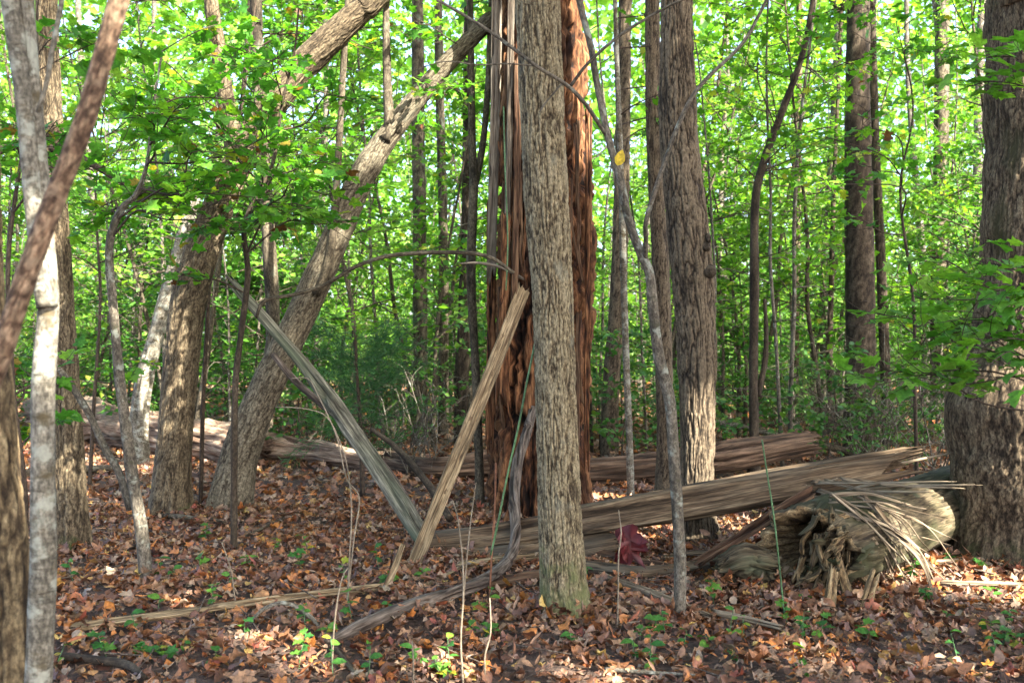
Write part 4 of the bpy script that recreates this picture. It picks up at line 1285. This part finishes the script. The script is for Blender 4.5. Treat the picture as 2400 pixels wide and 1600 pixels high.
# left knobbly sapling with leafy top
d8 = gd(1375)
st, sr_ = PX([(348, 1395, 38), (343, 1360, 32), (330, 1230, 29), (312, 1130, 27), (298, 1020, 26), (282, 900, 24), (272, 800, 22), (262, 680, 20), (256, 600, 18), (262, 545, 18), (285, 490, 16), (320, 455, 13), (345, 380, 9), (360, 250, 7), (380, 120, 5)], d8)
tg = targets_in(rp_, 15, 170, 640, 20, 560, 5.4, 6.9)
t = sapling('maple_sapling', 'crooked grey sapling with leafy top beside the upright left trunk', 'sapling', st, sr_, 'bark_smooth', tg, rp_, 0.092, T_MAPLE, 'leaf_near', 6, 6, 20, nobj=300, tl=0.3)
b_, r_ = PX([(306, 1195, 18), (280, 1110, 17), (246, 1050, 16), (205, 963, 16), (148, 876, 14), (120, 850, 12)], d8 + 0.1)
MB().put(sweep(b_, r_, 12, 0.03, wob=0.1)).build('fork', M['bark_smooth'], t)
# thin dark sapling with arching branch
d9 = gd(1292)
st, sr_ = PX([(546, 1310, 20), (548, 1285, 17), (549, 1100, 16), (552, 900, 15), (564, 790, 15), (580, 660, 14), (578, 600, 13), (572, 541, 12), (592, 474, 11), (640, 380, 9), (660, 250, 7), (690, 120, 5), (700, 20, 4)], d9)
tg = targets_in(rp_, 14, 440, 860, 30, 520, 6.2, 7.6) + [P(830, 430, 6.9), P(480, 530, 6.8), P(430, 640, 6.9)]
t = sapling('maple_sapling', 'thin dark leafy sapling in front of the leaning grey tree', 'sapling', st, sr_, 'bark_dark', tg, rp_, 0.092, T_MAPLE, 'leaf_near', 6, 6, 12, nobj=300, tl=0.3)
b_, r_ = PX([(600, 745, 8), (620, 705, 9), (690, 690, 9), (760, 668, 9), (840, 622, 9), (930, 597, 10), (1080, 592, 10), (1150, 604, 9), (1205, 640, 7)], d9)
MB().put(sweep(b_, r_, 8, 0.03, wob=0.06)).build('arching_branch', M['bark_grey'], t)
# leafy sapling behind the pale foreground one
d10 = 5.2
st = np.array([P(40, 1500, d10), P(60, 1200, d10), P(30, 900, d10), P(20, 600, d10), P(60, 300, d10), P(90, 0, d10)])
st[0][2] = 0
tg = targets_in(rp_, 9, -20, 330, 30, 520, 4.6, 5.8) + targets_in(rp_, 3, 10, 130, 800, 1030, 5.0, 5.6)
sapling('maple_sapling', 'leafy sapling half hidden behind the pale foreground stems', 'sapling', st, [0.016, 0.015, 0.013, 0.011, 0.008, 0.004], 'twig', tg, rp_, 0.09, T_MAPLE, 'leaf_near', 5, 5, 10, nobj=220, tl=0.26)
# leafy sapling between the two leaning trees
d11 = 8.9
st = np.array([P(470, 1180, d11), P(478, 900, d11), P(500, 600, d11), P(560, 300, d11), P(600, 0, d11), P(620, -100, d11)])
st[0][2] = 0
tg = targets_in(rp_, 18, 180, 800, 0, 480, 7.4, 8.5)
sapling('maple_sapling', 'tall leafy sapling between the forked and the leaning grey tree', 'sapling', st, [0.02, 0.018, 0.015, 0.012, 0.008, 0.004], 'twig', tg, rp_, 0.10, T_MAPLE, 'leaf_near', 5, 6, 10, nobj=300, tl=0.34)
# a thin bush under the leaning trees, left
d12 = 10.2
st = np.array([P(210, 1145, d12), P(220, 950, d12), P(235, 700, d12), P(225, 450, d12), P(250, 200, d12)])
st[0][2] = 0
tg = targets_in(rp_, 12, 60, 480, 100, 860, 9.2, 11.2)
sapling('maple_sapling', 'thin leafy sapling in the shade behind the upright left trunk', 'sapling', st, [0.02, 0.018, 0.014, 0.01, 0.005], 'twig', tg, rp_, 0.10, T_STAR, 'leaf_mid', 6, 6, 10, nobj=200, tl=0.36)

# maple spray in front of the massive right tree
d13 = 4.7
st = np.array([P(2520, 1540, d13), P(2500, 1200, d13), P(2490, 950, d13), P(2510, 700, d13), P(2480, 400, d13), P(2470, 100, d13)])
st[0][2] = 0
tg = [P(2040, 905, 4.6), P(2060, 845, 4.7), P(2120, 800, 4.9), P(2050, 735, 5.0), P(2150, 700, 4.9), P(2180, 870, 4.5), P(2230, 800, 4.6), P(2290, 730, 4.5), P(2330, 660, 4.5), P(2310, 860, 4.3), P(2360, 790, 4.4), P(2110, 620, 5.2), P(2260, 190, 4.9), P(2330, 130, 4.7), P(2280, 620, 5.0)]
sapling('maple_sapling', 'bright green maple spray reaching in front of the massive right trunk', 'sapling', st, [0.02, 0.018, 0.016, 0.013, 0.01, 0.006], 'twig', tg, rp_, 0.098, T_MAPLE, 'leaf_maple', 6, 4, 12, nobj=300, tl=0.26, flat=0.28, brad=0.006)

# crooked dark sapling on the right
d14 = 11.2
st, sr_ = PX([(1768, 1130, 24), (1767, 1000, 22), (1766, 850, 21), (1768, 700, 21), (1770, 480, 20), (1790, 380, 19), (1830, 270, 17), (1880, 130, 14), (1905, 0, 11), (1915, -100, 9)], d14)
tg = targets_in(rp_, 16, 1640, 2160, 0, 420, 9.8, 12.2) + [P(1645, 345, d14), P(1950, 560, d14 - .4)]
t = sapling('maple_sapling', 'dark crooked sapling bending right above the raised brown log', 'sapling', st, sr_, 'bark_dark', tg, rp_, 0.10, T_STAR, 'leaf_mid', 6, 6, 14, nobj=260, tl=0.4)
b_, r_ = PX([(1776, 930, 14), (1792, 850, 13), (1796, 780, 11), (1792, 700, 8)], d14)
MB().put(sweep(b_, r_, 8, 0.05, wob=0.06)).build('fork', M['bark_dark'], t)
# leafy sapling in front of the dark right background tree
d15 = 9.0
st = np.array([P(2150, 1185, d15), P(2145, 950, d15), P(2140, 700, d15), P(2110, 450, d15), P(2140, 250, d15), P(2100, 50, d15)])
st[0][2] = 0
tg = targets_in(rp_, 13, 1880, 2330, 20, 760, 7.6, 9.8)
sapling('maple_sapling', 'slim leafy sapling between the dark background tree and the right edge tree', 'sapling', st, [0.018, 0.016, 0.014, 0.011, 0.008, 0.004], 'twig', tg, rp_, 0.10, T_STAR, 'leaf_near', 5, 5, 10, nobj=260, tl=0.36)
# sprays at the top, centre left and right
d16 = 9.6
st, sr_ = PX([(556, 1168, 36), (590, 1030, 34), (628, 880, 33), (640, 760, 32), (632, 600, 31), (620, 400, 30), (607, 200, 28), (600, 0, 28), (598, -150, 25)], d16)
tg = targets_in(rp_, 12, 560, 1080, -20, 330, 8.8, 10.6)
sapling('maple_sapling', 'straight pale grey young tree rising between the leaning trunks', 'sapling', st, sr_, 'bark_grey', tg, rp_, 0.10, T_STAR, 'leaf_near', 6, 6, 20, nobj=260, tl=0.38)
d17 = 9.3
st, sr_ = PX([(1478, 1185, 20), (1478, 1130, 17), (1474, 1000, 16), (1468, 850, 16), (1462, 650, 15), (1455, 400, 14), (1446, 150, 12), (1440, -60, 10)], d17)
tg = targets_in(rp_, 7, 1380, 1720, -20, 330, 8.8, 11)
sapling('maple_sapling', 'thin sun flecked stem left of the crooked grey sapling', 'sapling', st, sr_, 'bark_pale', tg, rp_, 0.10, T_STAR, 'leaf_mid', 5, 5, 12, nobj=150, tl=0.36)
d18 = gd(1200)
st, sr_ = PX([(1128, 1225, 26), (1126, 1190, 22), (1120, 1000, 20), (1114, 850, 20), (1104, 638, 21), (1110, 440, 22), (1106, 306, 18), (1102, 0, 15), (1100, -120, 13)], d18)
t = sapling('maple_sapling', 'slim forked grey stem just left of the rotten snag', 'sapling', st, sr_, 'bark_grey', targets_in(rp_, 5, 960, 1130, -20, 260, 8.2, 9.6), rp_, 0.10, T_STAR, 'leaf_mid', 5, 5, 14, nobj=120, tl=0.34)
b_, r_ = PX([(1108, 450, 18), (1125, 380, 16), (1138, 280, 15), (1146, 150, 14), (1150, 0, 12), (1152, -80, 12)], d18 + 0.05)
MB().put(sweep(b_, r_, 10, 0.05, wob=0.06)).build('fork', M['bark_grey'], t)

# ------------------------------------------------------------------ background trunks that can be told apart
for q, mt, lb, top in (([(1425, 1095, 56), (1427, 1075, 44), (1432, 900, 40), (1448, 700, 38), (1458, 400, 36), (1465, 0, 30), (1468, -150, 28)], 'bark_oak', 'leaning brown background trunk between the snag and the oak', 12),
                       ([(1368, 1095, 62), (1366, 1070, 52), (1362, 900, 48), (1352, 600, 44), (1340, 200, 40), (1335, -150, 36)], 'bark_dark', 'dark trunk half hidden behind the rotten snag', 12),
                       ([(2027, 1105, 130), (2020, 1070, 96), (2015, 1000, 74), (2017, 800, 66), (2013, 500, 66), (2010, 200, 56), (2012, 0, 50), (2012, -150, 48)], 'bark_dark', 'dark straight background trunk in the right part', 14),
                       ([(2084, 1085, 32), (2082, 1050, 26), (2074, 850, 24), (2064, 600, 22), (2050, 300, 20), (2040, -100, 18)], 'bark_dark', 'slim trunk close behind the dark right background trunk', 12),
                       ([(1864, 1030, 24), (1862, 1005, 20), (1864, 800, 18), (1868, 500, 17), (1872, 250, 15), (1874, -100, 13)], 'bark_tan', 'thin tan sun touched trunk right of the crooked dark sapling', 11),
                       ([(985, 1075, 44), (985, 1040, 36), (985, 800, 34), (983, 500, 32), (980, 250, 30), (978, -100, 26)], 'bark_grey', 'blue grey background trunk left of the snag', 13),
                       ([(1040, 1060, 32), (1038, 1030, 26), (1040, 800, 25), (1038, 500, 22), (1030, 200, 20), (1026, -100, 18)], 'bark_grey', 'thin mossy background trunk nearer the snag than its blue grey neighbour', 12),
                       ([(1085, 1070, 46), (1083, 1050, 38), (1082, 900, 34), (1090, 700, 30), (1096, 400, 26), (1098, -100, 20)], 'bark_dark', 'dark background stem behind the top of the leaning board', 12),
                       ([(2200, 1010, 44), (2198, 990, 38), (2200, 700, 36), (2205, 400, 34), (2208, 100, 32), (2210, -100, 30)], 'bark_grey', 'pale grey far trunk seen left of the massive right tree', 14),
                       ([(1945, 1040, 18), (1943, 1020, 14), (1945, 800, 13), (1950, 600, 12), (1955, 420, 10), (1965, 200, 8)], 'bark_dark', 'thin dark stem just left of the dark right background trunk', 8)):
    dd = gd(q[1][1])
    pts, rad = PX(q, dd)
    t = thing('tree', lb, 'tree', (pts[1][0], pts[1][1], 0))
    p2, r2 = up(pts, rad, top, 0.04)
    trunk(t, p2, r2, 30, 0.05, mt, bark_disp(34, 0.010, 0.18, 0.4, dd * 3), 8, wob=0.05)
    crown(t, p2[-1], 2.4, 2.2, 160, int(q[0][0]), p2[-2], keep_out=16)

ORD = ['nearest', 'second nearest', 'third nearest', 'fourth nearest', 'fifth nearest', 'sixth nearest', 'seventh nearest', 'eighth nearest', 'ninth nearest', 'tenth nearest', 'eleventh nearest', 'twelfth nearest', 'thirteenth nearest', 'fourteenth nearest', 'fifteenth nearest', 'sixteenth nearest']
ZB = [(130, 'left of the upright brown trunk'), (290, 'just right of the upright brown trunk'), (440, 'behind the forked trunk'), (600, 'between the two leaning trunks'), (760, 'behind the leaning grey tree'), (900, 'above the feathery cedar'), (1010, 'left of the blue grey trunk'), (1140, 'just left of the snag'), (1390, 'behind the snag'),
      (1500, 'just right of the snag'), (1680, 'behind the oak'), (1780, 'just right of the oak'), (1880, 'behind the crooked dark sapling'), (1990, 'left of the dark right trunk'), (2100, 'behind the dark right trunk'), (2230, 'right of the dark right trunk'), (9999, 'behind the massive right tree')]
ZF = [(260, 'beside the pale foreground sapling'), (480, 'in the lower left litter'), (700, 'near the arching pale stick'), (880, 'left of the short stake'), (1080, 'below the leaning board'), (1260, 'left of the central trunk foot'), (1420, 'right of the central trunk foot'), (1580, 'left of the grey sapling foot'), (1700, 'right of the grey sapling foot'), (1900, 'below the mossy log lump'), (2080, 'below the hollow log end'), (2250, 'near the splinter tips'), (9999, 'at the foot of the massive right tree')]


def single_out(items, zones):
    # items: (object, x, y, words); each label gets the landmark and the rank by distance
    seen = {}
    for o, x, y, wd in sorted(items, key=lambda e: e[2]):
        px = 1200 + x / y * F
        z = next(t_ for lim, t_ in zones if px < lim)
        if px < -30:
            z = 'past the left edge'
        k = seen.get((wd, z), 0)
        seen[(wd, z)] = k + 1
        o['label'] = wd + ' ' + z + ', ' + ORD[min(k, 15)] + ' there'


# ------------------------------------------------------------------ background understory: a few kinds, copied


def small_tree(name, label, cat, group, seed, h, spread, t0, nb, twigs, per, ls, temps, lmat, smat, r0, loc, flat=0.5, lean=0.06):
    rng = np.random.default_rng(seed)
    root = thing(name, label, cat, loc, group)
    st = grow((0, 0, -0.1), (rng.normal() * lean, rng.normal() * lean, 1), h, 7, rng, 0.07, 0.04)
    cp, cr = catmull(st, np.linspace(r0, r0 * 0.2, len(st)))
    mb = MB().put(sweep(st, np.linspace(r0, r0 * 0.2, len(st)), 8, 0.15, wob=0.08))
    lv = Leaves()
    for k in range(nb):
        t = t0 + (1 - t0) * (k + rng.random()) / nb
        s, tan = along(st, min(t, 0.995))
        a = rng.uniform(0, 2 * np.pi)
        L = spread * (1.15 - 0.75 * t) * rng.uniform(0.6, 1.2)
        path = grow(s, (math.cos(a), math.sin(a), rng.uniform(0.1, 0.7)), L, 5, rng, 0.16, -0.02)
        mb.put(twig(path, r0 * 0.3, r0 * 0.08, 4, k))
        leafy(mb, lv, path, rng, r0 * 0.25, twigs, L * 0.35 + 0.12, per, flat, 0.2)
    o = mb.build('trunk', M[smat], None)
    o.parent = root
    p, d, n = lv.arr()
    c = put_leaves(MB(), temps, p, d, n, rng.uniform(ls * 0.65, ls * 1.2, len(p)), rng).build('crown', M[lmat], None, smooth=False)
    c.parent = root
    return root


rb = np.random.default_rng(1234)
UT = [(31, 5.5, 1.9, 0.14, 24, 10, 6), (32, 7.0, 2.2, 0.18, 26, 10, 6), (33, 4.6, 1.6, 0.14, 22, 9, 6), (34, 8.5, 2.4, 0.2, 28, 10, 6), (35, 3.6, 1.5, 0.14, 20, 9, 6)]
kinds = []
for k, (sd, h, sp, t0, nb, tw, pr) in enumerate(UT):
    kinds.append((sd, h, sp, t0, nb, tw, pr))
spots = []
for k in range(165):
    y = 12.8 + 22 * (k / 164) ** 1.1
    x = rb.uniform(-1, 1) * (0.60 * y + 1)
    spots.append((x, y))
protos = []
LBN = ['slender leafy young tree', 'tall yellow green young tree', 'low bushy young tree', 'very high leafy young tree', 'small dense young tree']
items = []
for k, (x, y) in enumerate(spots):
    v = k % len(kinds)
    z = float(gz(x, y)[0])
    if k < len(kinds):
        sd, h, sp, t0, nb, tw, pr = kinds[v]
        r = small_tree('young_tree', LBN[v], 'tree', 'leafy young trees filling the background', sd, h, sp, t0, nb, tw, pr, 0.115, T_DIAM, ('leaf_mid', 'leaf_far', 'leaf_cool', 'leaf_far', 'leaf_cool')[v], 'bark_grey', 0.035 + 0.004 * v, (x, y, z))
        protos.append(r)
    else:
        r = dup(protos[v], (x, y, z), rb.uniform(0, 6.28), rb.uniform(0.7, 1.1))
    items.append((r, x, y, LBN[v]))
single_out(items, ZB)

# low shrubs
SH = [(51, 1.3, 0.7, 0.1, 12, 5, 6), (52, 1.8, 0.8, 0.1, 14, 5, 6), (53, 0.9, 0.6, 0.05, 11, 5, 6), (54, 1.6, 0.7, 0.1, 12, 5, 5)]
LBS = ['leafy knee high shrub', 'straggly waist high shrub', 'small ground hugging shrub', 'thin twiggy shrub']
items = []
protos = []
for k in range(108):
    v = k % 4
    y = 11.2 + 13 * (k / 107) ** 1.3
    x = rb.uniform(-1, 1) * (0.58 * y)
    if y < 12.5 and -0.9 < x < 1.2:
        x += 2.4
    pxs = 1200 + x / y * F
    if pxs < 700:
        y += 3.5 if y < 15.5 else 0
        x = (pxs - 1200) / F * y
    elif 1640 < pxs < 2300 and y < 17 and k % 2:
        y = 17 + (y - 10.8) * 0.9
        x = (pxs - 1200) / F * y
    z = float(gz(x, y)[0])
    if k < 4:
        sd, h, sp, t0, nb, tw, pr = SH[v]
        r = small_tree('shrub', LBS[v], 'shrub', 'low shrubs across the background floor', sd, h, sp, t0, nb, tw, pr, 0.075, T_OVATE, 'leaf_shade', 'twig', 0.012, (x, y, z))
        protos.append(r)
    else:
        r = dup(protos[v], (x, y, z), rb.uniform(0, 6.28), rb.uniform(0.7, 1.4))
    items.append((r, x, y, LBS[v]))
single_out(items, ZB)

# bare thin stems and far trunks
protos = []
LBP = ['thin bare twiggy stem', 'slim straight far trunk']
items = []
for k in range(84):
    v = 0 if k % 5 else 1
    if k < 2:
        v = k
    y = rb.uniform(11.5, 26) if v == 0 else rb.uniform(20, 38)
    x = rb.uniform(-1, 1) * 0.56 * y
    z = float(gz(x, y)[0])
    if k < 2:
        rng = np.random.default_rng(900 + k)
        r = thing('thin_trunk', LBP[v], 'tree', (x, y, z), 'thin stems in the background')
        st = grow((0, 0, -0.1), (0.03, 0, 1), 6 if v == 0 else 15, 8, rng, 0.05, 0.05)
        mb = MB().put(sweep(st, np.linspace(0.022 if v == 0 else 0.11, 0.008 if v == 0 else 0.03, len(st)), 8, 0.2, wob=0.1))
        if v == 0:
            for q in range(16):
                s, _ = along(st, rng.uniform(0.1, 0.9))
                mb.put(twig(grow(s, rng.normal(size=3) * [1, 1, 0.4], rng.uniform(0.5, 1.2), 5, rng, 0.25, 0.03), 0.007, 0.002, 4))
        o = mb.build('trunk', M['bark_smooth'], None)
        o.parent = r
        protos.append(r)
    else:
        r = dup(protos[v], (x, y, z), rb.uniform(0, 6.28), rb.uniform(0.7, 1.5) if v == 0 else rb.uniform(0.7, 1.3))
    items.append((r, x, y, LBP[v]))
single_out(items, ZB)

# bare brush: tangles of grey twigs
protos, items = [], []
for k in range(34):
    y = 10.8 + 11 * (k / 33) ** 1.2
    pxs = rb.uniform(1660, 2260) if k % 3 else rb.uniform(560, 1120)
    x = (pxs - 1200) / F * y
    z = float(gz(x, y)[0])
    if k < 3:
        rng = np.random.default_rng(950 + k)
        r = thing('bare_brush', 'bare grey twiggy brush', 'brush', (x, y, z), 'bare twiggy brush across the background')
        for q in range(9):
            a = rng.uniform(0, 6.28)
            pth = grow((rng.normal() * 0.08, rng.normal() * 0.08, -0.03), (math.cos(a) * 0.5, math.sin(a) * 0.5, 1), rng.uniform(0.8, 1.9), 7, rng, 0.2, -0.03)
            mb = MB().put(twig(pth, 0.009, 0.002, 5))
            for w in range(7):
                u, tn = along(pth, rng.uniform(0.25, 0.98))
                mb.put(twig(grow(u, tn + rng.normal(size=3) * 0.8, rng.uniform(0.25, 0.8), 6, rng, 0.22, -0.04), 0.004, 0.0012, 3))
            o = mb.build('twig', M['bark_smooth'], None)
            o.parent = r
        protos.append(r)
    else:
        r = dup(protos[k % 3], (x, y, z), rb.uniform(0, 6.28), rb.uniform(0.6, 1.2))
    items.append((r, x, y, 'bare grey twiggy brush'))
single_out(items, ZB)

# the far wood: one leafy mass
rf = np.random.default_rng(60)
n = 120000
y = rf.uniform(34, 62, n)
x = rf.uniform(-1, 1, n) * (0.62 * y + 4)
z = rf.uniform(0, 1, n) ** 1.2 * 26 - 0.3
p = np.stack([x, y, z], -1)
den = fbm(p * 0.35 + 4, 2)
p = p[(den > 0.37) | (p[:, 2] < 4)]
fw = put_leaves(MB(), T_DIAM, p, rf.normal(size=p.shape), norm(rf.normal(size=p.shape) + [0.3, -0.3, 0.6]), rf.uniform(0.3, 0.55, len(p)), rf)
o = fw.build('far_foliage', M['leaf_far'], None, smooth=False)
o['kind'] = 'stuff'
o['label'] = 'sunlit mass of far leaves closing the view'
o['category'] = 'foliage'

# ------------------------------------------------------------------ cedar seedling behind the pole
d19 = 9.6
cb_ = P(850, 1150, d19)
cb_[2] = 0
t = thing('cedar_sapling', 'dark feathery cedar sapling behind the leaning greenish pole', 'sapling', cb_)
st = np.array([cb_, P(845, 1000, d19), P(835, 850, d19), P(830, 740, d19)])
MB().put(sweep(st, [0.025, 0.02, 0.014, 0.004], 8, 0.06)).build('stem', M['twig'], t)
rc = np.random.default_rng(8)
for k in range(34):
    s, _ = along(st, rc.uniform(0.22, 0.98))
    a = rc.uniform(0, 6.28)
    pth = grow(s, (math.cos(a), math.sin(a), 0.25), rc.uniform(0.3, 0.95), 6, rc, 0.18, 0.05)
    mb = MB().put(twig(pth, 0.005, 0.002, 4))
    ps, ds_ = [], []
    for q in range(150):
        u, tn = along(pth, rc.uniform(0.1, 0.999))
        ps.append(u + rc.normal(size=3) * 0.035)
        ds_.append(norm(tn + rc.normal(size=3) * 0.6))
    ps, ds_ = np.array(ps), np.array(ds_)
    nd_ = [(np.array([(0, 0, 0), (0.035, 0.4, 0.0), (0, 1, 0), (-0.035, 0.4, 0.03)]), np.array([(0, 1, 2), (0, 2, 3)]))]
    put_leaves(mb, nd_, ps, ds_, rc.normal(size=ps.shape), rc.uniform(0.06, 0.13, len(ps)), rc)
    mb.build('frond', M['needle'], t, smooth=False)

# ------------------------------------------------------------------ vines and dead stalks
for q, w, mt, lb in (([(1286, 655), (1272, 730), (1255, 800), (1232, 910), (1215, 1000), (1190, 1110), (1168, 1220), (1150, 1300)], 5, 'vine', 'bright green vine slanting in front of the central trunk'),
                     ([(1786, 1030), (1798, 1110), (1815, 1220), (1828, 1340), (1838, 1440)], 4, 'vine', 'green vine hanging in front of the hollow log'),
                     ([(1162, 1085), (1160, 1180), (1153, 1290), (1146, 1420)], 5, 'vine_red', 'thin reddish stalk left of the curved limb'),
                     ([(1180, 250), (1184, 400), (1190, 560), (1186, 680)], 3.5, 'vine', 'green vine hanging down the dark gap of the snag')):
    dd = {655: 5.5, 1030: 5.45, 1085: 5.6, 250: 8.0}[q[0][1]]
    pts = np.array([P(x, y, dd) for x, y in q])
    solo('vine', MB().put(sweep(pts, np.full(len(q), w * 0.5 * dd / F), 7, 0.03, wob=0.1, ref=(0, 1, 0))), M[mt], lb, 'vine', pts[-1])
stalks = [([(814, 1410), (819, 1310), (824, 1208), (819, 1127), (804, 1055), (768, 979), (717, 958), (646, 953)], 'tall pale dead stalk bending left in front of the leaning pole'),
          ([(812, 1400), (830, 1260), (842, 1165), (812, 1120), (788, 1020), (745, 925), (722, 887), (682, 887)], 'forked pale stalk beside the tall bending one'),
          ([(1086, 1610), (1080, 1500), (1086, 1400), (1084, 1310), (1072, 1210), (1060, 1172)], 'pale upright stalk below the left end of the beam'),
          ([(1085, 1330), (1098, 1270), (1106, 1200), (1116, 1130)], 'short pale stalk right of the upright pale one'),
          ([(1447, 1470), (1449, 1380), (1450, 1300), (1456, 1250), (1450, 1195)], 'thin pale stalk beside the maroon leaf'),
          ([(778, 1560), (785, 1450), (800, 1360), (815, 1330)], 'pale stalk leaning at the lower left of the curved limb'),
          ([(1140, 1610), (1136, 1540), (1150, 1480), (1148, 1400)], 'grey stalk at the bottom left of the central trunk'),
          ([(970, 1610), (968, 1530), (966, 1500)], 'short grey stalk at the bottom middle'),
          ([(555, 1440), (548, 1380), (540, 1330), (520, 1270)], 'thin stalk in the litter left of the pale stake')]
for q, lb in stalks:
    dd = min(gd(max(q[0][1], 1300)), 5.6)
    pts = np.array([P(x, y, dd) for x, y in q])
    pts[0][2] = min(pts[0][2], 0.02)
    solo('dead_stalk', MB().put(sweep(pts, np.linspace(0.0048, 0.0026, len(q)), 7, 0.03, wob=0.1, ref=(0, 1, 0))), M['stalk'], lb, 'stalk', pts[0])

# maroon crumpled leaf
mp = P(1475, 1262, 6.0)
t = thing('crumpled_leaf', 'large crumpled maroon leaf hanging below the beam', 'leaf', mp)
rm_ = np.random.default_rng(2)
for k in range(3):
    big = leaf_t(np.vstack([MAPLE2 * 1.0]), 0.9, 1.2, 0.2, rm_)
    mb = put_leaves(MB(), [big], mp[None] + [[0.03 * k - 0.03, 0.0, 0.07 - 0.03 * k]], np.array([[0.5 - 0.5 * k, 0.0, -1.0]]), np.array([[0.3 * k - 0.3, -1, 0.2]]), 0.20, rm_)
    mb.build('blade', M['maroon'], t, smooth=False)

# ------------------------------------------------------------------ green seedlings on the litter
sd = [(1130, 1500), (1160, 1490), (1095, 1500), (395, 1555), (430, 1535), (370, 1540), (1850, 1480), (1500, 1500), (1540, 1478), (1560, 1500), (640, 1300), (725, 1310), (890, 1340), (900, 1375), (1115, 1400), (1120, 1440), (1340, 1515), (1600, 1530),
      (1720, 1545), (1700, 1510), (1860, 1560), (1880, 1585), (1480, 1540), (1530, 1575), (2350, 1510), (2370, 1470), (2340, 1560), (2385, 1540), (2110, 1375), (2140, 1350), (2240, 1330), (2300, 1325), (2170, 1415), (480, 1270), (380, 1370), (370, 1440), (250, 1540), (320, 1490), (720, 1485), (830, 1465), (920, 1455), (1000, 1370), (1030, 1590), (990, 1570), (860, 1590), (700, 1570), (2120, 1290), (1900, 1420), (2010, 1490), (130, 1580)]
items = []
rsd = np.random.default_rng(44)
sd = sd + [(float(a), float(b)) for a, b in zip(rsd.uniform(130, 2390, 34), rsd.uniform(1280, 1595, 34))]
for k, (x, y) in enumerate(sd):
    g = G(x, y)
    t = thing('seedling', 'small green seedling growing out of the leaf litter', 'seedling', g, 'green seedlings scattered over the litter')
    items.append((t, g[0], g[1], 'lobed green seedling' if k % 3 == 0 else 'green seedling'))
    hgt = rsd.uniform(0.06, 0.2)
    pth = grow(g - [0, 0, 0.01], (rsd.normal() * 0.2, rsd.normal() * 0.2, 1), hgt, 4, rsd, 0.12, 0.1)
    MB().put(twig(pth, 0.003, 0.0015, 4)).build('stem', M['vine'], t)
    m = int(rsd.integers(3, 7))
    u = np.linspace(0.45, 0.98, m)
    pp = np.array([along(pth, q)[0] for q in u])
    a = rsd.uniform(0, 6.28) + np.arange(m) * 2.4
    D = np.stack([np.cos(a), np.sin(a), rsd.uniform(-0.2, 0.3, m)], -1)
    N = norm(np.stack([rsd.normal(0, 0.35, m), rsd.normal(0, 0.35, m) - 0.35, np.ones(m)], -1))
    leaf_objects('leaf', T_OVATE if k % 3 else T_MAPLE, pp, D, N, rsd.uniform(0.035, 0.075, m), M['seedling'], t, rsd)

single_out(items, ZF)

# ------------------------------------------------------------------ trees just outside the view, whose crowns shade this place
OUT = ['close behind the viewer to the right', 'behind the viewer and well to the right', 'far right and a little behind the viewer', 'just right of the frame in the foreground', 'right of the frame beyond the nearest one', 'far right level with the viewer', 'far right level with the massive tree',
       'right of the frame behind the massive tree', 'straight back behind the viewer', 'far behind the viewer to the right', 'farthest back on the right', 'behind the viewer to the left', 'just left of the frame in the foreground', 'far behind the viewer to the left', 'beside the maple spray past the right edge', 'right beside the viewer']
for k, (x, y, h, r, n) in enumerate(((3.0, -3.2, 10, 2.8, 3600), (7.0, -3.8, 11, 3.2, 4400), (12.3, -3.5, 12, 3.4, 4600), (5.6, 0.8, 10, 2.8, 4000), (9.8, 1.2, 11.5, 3.2, 4600), (14.0, 0.2, 13, 3.6, 4200), (13.4, 4.4, 13, 3.4, 3800), (9.4, 5.8, 12, 2.8, 3600), (2.5, -7.5, 12, 3.2, 3600), (7.5, -8.5, 13, 3.6, 4000), (12.5, -7.5, 14, 3.6, 3600), (-2.5, -4.5, 11, 3.0, 2600), (-6.0, 0.5, 11, 3.0, 2400), (-1.5, -9.0, 13, 3.2, 2400), (4.3, 3.0, 10.5, 2.6, 3000), (1.9, 0.1, 10.5, 2.6, 2600))):
    t = thing('tree', 'tall shade tree outside the picture, ' + OUT[k], 'tree', (x, y, 0), 'shade trees around the clearing')
    rng = np.random.default_rng(700 + k)
    st = grow((x, y, -0.1), (0, 0, 1), h, 6, rng, 0.05, 0.1)
    MB().put(sweep(st, np.linspace(0.2, 0.07, 7), 18, 0.3, wob=0.08)).build('trunk', M['bark_grey'], t)
    crown(t, st[-1] + [0, 0, -1.0], r, 2.2, int(n * 1.5), 300 + k, st[-2])
